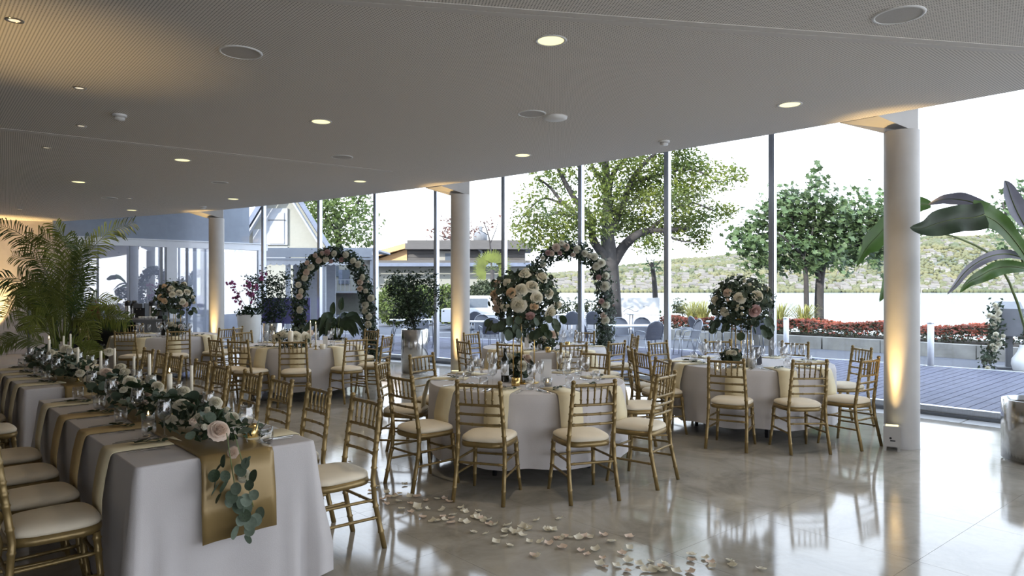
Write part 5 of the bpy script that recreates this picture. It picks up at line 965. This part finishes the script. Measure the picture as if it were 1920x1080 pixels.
tree('green_tree', 'tall green tree rising behind the white gabled house', 56, [([(640, 640), (638, 500), (630, 400)], .4, .2), ([(632, 440), (600, 390), (570, 350)], .2, .06), ([(634, 430), (665, 390), (690, 340)], .2, .06)], [(560, 390, 44, 44, 1), (600, 400, 50, 50, 1), (640, 390, 56, 50, 1), (680, 400, 28, 50, .8), (610, 440, 44, 30, 1), (650, 450, 44, 26, 1), (690, 450, 20, 30, .7), (640, 340, 70, 40, 1), (560, 340, 60, 40, 1), (705, 420, 12, 20, .5)], M['far'], .34, 'leaf', .3, 3)
tree('copper_tree', 'small copper-leaved tree behind the flat wooden roof', 52, [([(850, 586), (850, 470), (852, 430)], .2, .08), ([(851, 450), (820, 440), (806, 430)], .06, .02)], [(840, 430, 16, 24, .9), (860, 425, 24, 26, .9), (812, 440, 14, 10, .6), (850, 450, 30, 12, .8), (880, 440, 20, 20, .7)], M['redl'], .3, 'leaf', .25, 2)
tree('bare_tree', 'nearly bare thin tree beside the fan palm', 36, [([(925, 603), (920, 470), (912, 430), (905, 415)], .06, .015), ([(918, 460), (930, 430), (935, 410)], .03, .01), ([(914, 440), (900, 432), (892, 428)], .02, .008)], [(910, 425, 18, 16, .2), (930, 415, 14, 14, .2), (895, 440, 12, 10, .15)], M['redl'], .2, 'leaf', .25, 1)
tree('shaggy_palm', 'slim shaggy-trunked tree with sparse top behind the white screen', 28, [([(1229, 612), (1229, 570), (1227, 530), (1224, 505), (1222, 492)], .13, .07), ([(1224, 505), (1214, 490), (1212, 480)], .03, .01), ([(1225, 505), (1236, 492), (1242, 486)], .03, .01)], [(1222, 495, 16, 10, .4), (1215, 505, 12, 8, .4), (1236, 500, 10, 10, .4), (1226, 480, 12, 10, .2), (1230, 590, 12, 14, .5)], M['pleaf'], .16, 'leaf', .3, 1)
t = thing('fan_palm', 'bright green fan palm between the columns outside', 'palm', (0, 0, 0)); q0 = atd(925, 600, 32.5); q0.z = -.03; q1 = atd(923, 505, 32.5); MB().tube([q0, q1], [.14, .09], 8).build('trunk', M['bark'], t)
for k in range(11):
    a = -.35+3.85*k/10; d = Vector((cos(a), random.uniform(-.5, .3), sin(a))); c = q1+d*.3; MB().tube([q1, c], .012, 5).build('petiole', M['stem'], t); b = MB(); b.add([c], [])
    for j in range(15):
        e = a+(j-7)*.15; tip = c+Vector((cos(e), d.y*.4, sin(e)))*random.uniform(.55, .72); s = Vector((-sin(e), 0, cos(e)))*.034; mid = c.lerp(tip, .55); b.add([c, mid+s, tip, mid-s], [(0, 1, 2, 3)])
    b.build('fan_leaf', M['palm'], t)
def hedge(px, top, Z, wpx, lab, m, y0=600, n=1500):
    q = atd(px, (top+y0)/2, Z); t = thing('shrub', lab, 'shrub', (q.x, Z, 0), 0, 'rounded shrubs'); h = CAMH-(top-HY)*Z/FPX; R = wpx*Z/FPX/2
    C_, d = ballpts(n, (0, 0, h*.5), 1, 1, .8); C_ = (C_-[0, 0, h*.5])*[R, R, h*.52]+[0, 0, h*.5]; C_ += rng.normal(size=C_.shape)*.05; C_ = C_[C_[:, 2] > 0]; foliage(t, C_, [(0, 0, .5)]*len(C_), .17, m, 'leaf')
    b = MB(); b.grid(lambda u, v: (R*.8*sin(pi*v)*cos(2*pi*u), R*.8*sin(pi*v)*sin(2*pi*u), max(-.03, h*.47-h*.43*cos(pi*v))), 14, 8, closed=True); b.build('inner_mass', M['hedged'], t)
for a in ((738, 537, 31, 64, 'pale rounded shrub in front of the low house', M['hedge']), (790, 535, 32, 70, 'second pale shrub hidden by the planter tree', M['hedge']), (842, 535, 32, 60, 'yellow-green shrub beside the middle column', M['hedge']), (907, 528, 32, 66, 'dark clipped shrub between column and fan palm', M['hedged']), (745, 520, 36, 60, 'dark shrub against the low house wall', M['hedged'])): hedge(*a)
for k, px in enumerate((1050, 1064, 1082, 1100, 1118, 1268, 1280)):
    Z = 28.2 if px < 1200 else 26; q = atd(px, 570, Z); t = thing('railing_shrub', 'small dark shrub by the lake rail, %s from the column side' % ORD[k], 'shrub', (q.x, Z, -.03), 0, 'small shrubs by the lake rail'); MB().tube([(0, 0, 0), (0, 0, 1.0)], .02, 6).build('stem', M['bark'], t); C_, d = ballpts(130, (0, 0, .9), .26, 1.8, .2); foliage(t, C_, d, .11, M['hedged'], 'leaf')
# ------------------------------------------------------------------ houses
M['cream'] = mat('cream_render', (.28, .28, .25), .8, var=.04); M['whitew'] = mat('white_timber', (.3, .32, .36), .6, var=.03); M['roofb'] = mat('blue_grey_roof', (.13, .155, .22), .6, var=.1); M['wood'] = mat('warm_timber', (.50, .31, .15), .6, var=.15, scale=2, stretch=(1, 1, 14)); M['woodd'] = mat('dark_timber', (.09, .085, .085), .7, var=.15, scale=2, stretch=(1, 1, 14)); M['winp'] = mat('dark_window_pane', (.1, .12, .15), .15)
Z = 38; t = thing('gabled_house', 'cream gabled house with blue-grey eaves behind the white pavilion', 'house', (0, 0, 0)); L = lambda x, y, dz=0: atd(x, y, Z+dz)
ap = L(532, 335); el = L(455, 462); er = L(611, 462); b = MB()
V = [Vector((el.x, Z, -.03)), Vector((er.x, Z, -.03)), er, ap, el]; V = V+[v+Vector((-2.2, 6.6, 0)) for v in V]; b.add(V, [(0, 1, 2, 3, 4), (9, 8, 7, 6, 5), (1, 6, 7, 2), (5, 0, 4, 9)]); b.build('wall', M['cream'], t)
for e, s in ((er, 1), (el, -1)):
    d = (e-ap).normalized(); e2 = e+d*.7; up = Vector((-d.z*s, 0, d.x*s)); up = up if up.z > 0 else -up; b = MB(); O = Vector((0, -.5, 0)); D = Vector((-2.3, 7.2, 0))
    a0, a1 = ap+up*.1, e2+up*.1; b.add([a0+O, a1+O, a1+O+D, a0+O+D, a0+O+up*.24, a1+O+up*.24, a1+O+D+up*.24, a0+O+D+up*.24], [(0, 3, 2, 1), (4, 5, 6, 7), (0, 1, 5, 4), (1, 2, 6, 5), (2, 3, 7, 6), (3, 0, 4, 7)]); b.build('roof_slope', M['roofb'], t)
    MB().bar(ap+O*1.1-up*.12, e2+O*1.1-up*.12, .08, .34, up=Vector((0, 1, 0))).build('barge_board', M['whitew'], t)
w1 = L(520, 425, -.06); f = MB().box((w1.x, Z-.06, w1.z), (1.15, .1, 2.0)).build('window_frame', M['whitew'], t); MB().box((w1.x, Z-.12, w1.z-.1), (.8, .06, 1.7)).build('shutter', M['whitew'], f); MB().box((w1.x, Z-.155, w1.z+.35), (.95, .02, .035)).build('shutter_bar', M['black'], f)
w2 = L(520, 478, -.06); MB().box((w2.x, Z-.06, w2.z), (1.15, .1, .9)).build('window_frame', M['whitew'], t); MB().box((L(486, 440).x, Z-.08, 2.4), (.6, .12, 5)).build('corner_board', M['whitew'], t)
Z = 22.5; t = thing('pavilion', 'white framed pavilion with scalloped awning beyond the middle arch', 'pavilion', (0, 0, 0)); A = atd(470, 600, Z); B = atd(698, 600, Z); hT = 2.92
MB().box(((A.x+B.x)/2, Z, hT-.14), (B.x-A.x, .16, .26)).build('top_beam', M['whitew'], t); MB().box(((A.x+B.x)/2, Z-.1, hT-.33), (B.x-A.x, .06, .06)).build('awning_rail', M['whitew'], t)
for x in (A.x, (A.x*2+B.x)/3-.1, (A.x+B.x*2)/3-.25, B.x): MB().box((x, Z, hT/2-.1), (.12, .14, hT-.2)).build('post', M['whitew'], t)
b = MB()
for k in range(16):
    x0 = A.x+.06+k*.205; pts = [(x0, hT-.36)]+[(x0+.1025-.1025*cos(pi*j/6), hT-.47-.07*sin(pi*j/6)) for j in range(7)]+[(x0+.205, hT-.36)]; b.add([(x, Z-.11, z) for x, z in pts], [tuple(range(len(pts)))])
b.build('scalloped_valance', M['frost'], t); x2 = atd(645, 600, Z).x; MB().box(((A.x+x2)/2+.3, Z+.9, 1.25), (x2-A.x-1.6, .06, 2.5)).build('white_panel', M['whitew'], t)
MB().box(((A.x+B.x)/2, Z+1.5, hT), (B.x-A.x+.1, 3.1, .06)).build('roof', M['whitew'], t)
MB().box((atd(680, 600, Z).x, Z+.03, 2.3), (.55, .03, .75)).build('roller_blind', M['conc'], t)
Z = 46; t = thing('villa', 'pale yellow villa with balcony seen through the middle arch', 'house', (0, 0, 0)); MB().box((-12.7, Z+3, 2.05), (6.4, 6, 4.2)).build('wall', M['cream'], t)
for x, y in ((649, 519), (628, 505)): q = atd(x, y, Z-.05); f = MB().box((q.x, Z-.03, q.z), (.5, .1, .95)).build('window', M['winp'], t); MB().box((q.x-.37, Z-.06, q.z), (.24, .06, .95)).build('shutter', M['roofb'], f)
zb = atd(640, 546, Z).z; MB().box((-12.6, Z-.6, zb-.06), (6, 1.2, .12)).build('balcony_slab', M['whitew'], t)
for k in range(22): MB().box((-15.4+k*.27, Z-1.15, zb+.36), (.03, .03, .72)).build('baluster', M['whitew'], t)
MB().box((-12.6, Z-1.15, zb+.74), (6, .05, .05)).build('handrail', M['whitew'], t)
Z = 40; t = thing('low_house', 'low cream house with dark flat roof and timber upper storey', 'house', (0, 0, 0)); L = lambda x, y: atd(x, y, Z); x0 = L(690, 500).x; x1 = L(985, 500).x; zr = L(0, 500).z
MB().box(((x0+x1)/2, Z+3, (zr-.03)/2), (x1-x0, 6, zr)).build('wall', M['cream'], t); MB().box(((x0+x1)/2, Z+2.7, zr+.17), (x1-x0+.5, 6.6, .34)).build('roof', M['woodd'], t); MB().box(((x0+x1)/2, Z-1.05, zr+.08), (x1-x0+.9, .12, .2)).build('gutter', M['roofb'], t)
xm = L(763, 470).x; zt = L(0, 457).z; z0_ = zr+.34; xl = L(700, 480).x
b = MB(); zl = L(0, 484).z; V = [(xl, Z+.4, z0_), (xm, Z, z0_), (xm, Z, zt-.3), (xl, Z+.4, zl-.1)]; V += [(x, y+4, z) for x, y, z in V]; b.add(V, [(0, 1, 2, 3), (7, 6, 5, 4), (1, 5, 6, 2), (4, 0, 3, 7), (3, 2, 6, 7)]); b.build('timber_gable', M['wood'], t)
b = MB(); V = [(xl-.4, Z-.2, zl-.08), (xm, Z-.4, zt-.28), (xm, Z-.4, zt+.02), (xl-.4, Z-.2, zl+.22)]; V += [(x, y+4.6, z) for x, y, z in V]; b.add(V, [(0, 1, 2, 3), (7, 6, 5, 4), (1, 5, 6, 2), (4, 0, 3, 7), (3, 2, 6, 7), (0, 4, 5, 1)]); b.build('verge_board', M['wood'], t)
for k in range(6): MB().box(((xm+x1)/2, Z+.3+.012*(k % 2), z0_+.1+.2*k), (x1-xm, .5, .185)).build('cladding_board', M['woodd'], t)
MB().box(((xm+x1)/2+.2, Z+1.6, zt-.18), (x1-xm+.4, 4.6, .34)).build('upper_roof', M['woodd'], t)
q = L(843, 480); f = MB().box((q.x, Z+.02, q.z-.1), (1.2, .1, .75)).build('window', M['conc'], t); MB().box((q.x+.1, Z-.05, q.z-.1), (.7, .05, .5)).build('pane', M['winp'], f)
q = L(899, 450); b = MB(); b.lathe([(.3, -.7), (.3, .15), (.42, .2), (.42, .75), (.3, .9), (.12, .95), (.12, 1.25), (0, 1.25)], 14, (q.x, Z+1.2, q.z-.35)); b.build('chimney', M['greyl'], t); MB().tube([(L(893, 463).x, Z-.1, L(0, 463).z), (L(903, 472).x, Z-.1, L(0, 472).z), (L(903, 472).x, Z-.1, L(0, 492).z)], .07, 8).build('downpipe', M['whitew'], t)
t = thing('car', 'white parked car behind the terrace tables', 'car', (-.9, 28.2, -.03), .0); b = MB(); b.prism([(-1.9, -.8), (1.9, -.8), (1.9, .8), (-1.9, .8)], .35, .85); b.build('body', M['whitem'], t)
b = MB(); b.add([(-1.3, -.72, .85), (1.5, -.72, .85), (1.1, -.6, 1.38), (-.8, -.6, 1.38), (-1.3, .72, .85), (1.5, .72, .85), (1.1, .6, 1.38), (-.8, .6, 1.38)], [(0, 1, 2, 3), (5, 4, 7, 6), (1, 5, 6, 2), (4, 0, 3, 7), (3, 2, 6, 7)]); b.build('cabin', M['whitem'], t)
for x in (-.45, .55): MB().box((x, -.69, 1.1), (.75, .06, .34), M4=Matrix.Rotation(-.2, 3, 'X')).build('side_window', M['winp'], t)
for x in (-1.2, 1.2):
    for y in (-.75, .75): o = MB().lathe([(0, -.1), (.32, -.1), (.32, .1), (0, .1)], 18).build('wheel', M['black'], t, (x, y, .32)); o.rotation_euler.x = pi/2
# ------------------------------------------------------------------ lake and the far shore
M['water'] = mat('lake_water', (.30, .36, .44), .12, bump=.25, bscale=1.2, spec=.8, stretch=(1, .35, 1))
tag(MB().prism([(-1500, 24), (2500, 24), (2500, 1000), (-1500, 1000)], -6, -2.6).build('lake', M['water']), kind='structure')
M['hillm'] = mat('hillside', (.13, .14, .105), .9, var=.3, scale=.006, col2=(.09, .1, .075))
def hz(x, y):
    t_ = max(0, min(1, (y-935)/1300)); px = 960+x/max(y, 1)*FPX; prof = np.interp(px, [400, 900, 1050, 1240, 1400, 1560, 1700, 1760, 1850, 2000, 2400], [34, 40, 48, 80, 108, 130, 152, 166, 158, 150, 120])
    s = (.36*min(1, t_*2.4)+.64*t_**1.3)
    return -3+prof*s*1.08+6*sin(x*.011+y*.004)*t_+4*sin(x*.031)*sin(y*.013)*t_
b = MB(); b.grid(lambda u, v: (lambda y: ((-900+3300*u), y, hz(-900+3300*u, y)-(.0 if v else 6)))(930+1400*v), 120, 34); hill = tag(b.build('hill', M['hillm']), kind='structure')
M['hh'] = mat('hillside_plaster', (.26, .25, .235), .8, var=.2, scale=.02); M['hr'] = mat('hillside_roof', (.16, .145, .13), .8, var=.2, scale=.02); M['ht'] = mat('hillside_tree_leaf', (.08, .095, .052), .9, var=.4, scale=.01, col2=(.16, .148, .075))
b = MB(); r_ = random.Random(8)
for k in range(620):
    y = 945+900*r_.random()**1.5; px = r_.uniform(960, 1960); x = (px-960)*y/FPX; z = hz(x, y); w_, d_, h_ = r_.uniform(6, 11), r_.uniform(6, 9), r_.uniform(4, 6); a = r_.uniform(-.5, .5); b.k = 0; b.box((x, y, z+h_/2-1), (w_, d_, h_+2), a); b.k = 1; c, s = cos(a), sin(a)
    V = [(-w_/2-.5, -d_/2-.5, 0), (w_/2+.5, -d_/2-.5, 0), (w_/2+.5, d_/2+.5, 0), (-w_/2-.5, d_/2+.5, 0), (-w_/2, 0, 3.2), (w_/2, 0, 3.2)]; b.add([(x+c*p-s*q, y+s*p+c*q, z+h_+m) for p, q, m in V], [(0, 1, 5, 4), (2, 3, 4, 5), (1, 2, 5), (3, 0, 4)])
tag(b.build('hillside_house', [M['hh'], M['hr']], hill), kind='stuff')
b = MB(); ico = [(0, 0, 1), (.9, 0, .3), (.28, .85, .3), (-.73, .53, .3), (-.73, -.53, .3), (.28, -.85, .3), (.5, .4, -.5), (-.5, .4, -.5), (-.4, -.5, -.5), (.5, -.45, -.5)]; fc = [(0, 1, 2), (0, 2, 3), (0, 3, 4), (0, 4, 5), (0, 5, 1), (1, 6, 2), (2, 7, 3), (2, 6, 7), (3, 7, 8, 4), (4, 8, 5), (5, 9, 1), (1, 9, 6), (5, 8, 9)]
for k in range(15000):
    y = 938+1350*r_.random()**1.5; px = r_.uniform(940, 1970); x = (px-960)*y/FPX; z = hz(x, y); s = r_.uniform(2.5, 5)*(1.0 if y < 1400 else 1.6); b.add([(x+p*s*r_.uniform(.8, 1.3), y+q*s, z+m*s*.8+s*.4) for p, q, m in ico], fc, True)
tag(b.build('hillside_foliage', M['ht'], hill), kind='stuff')
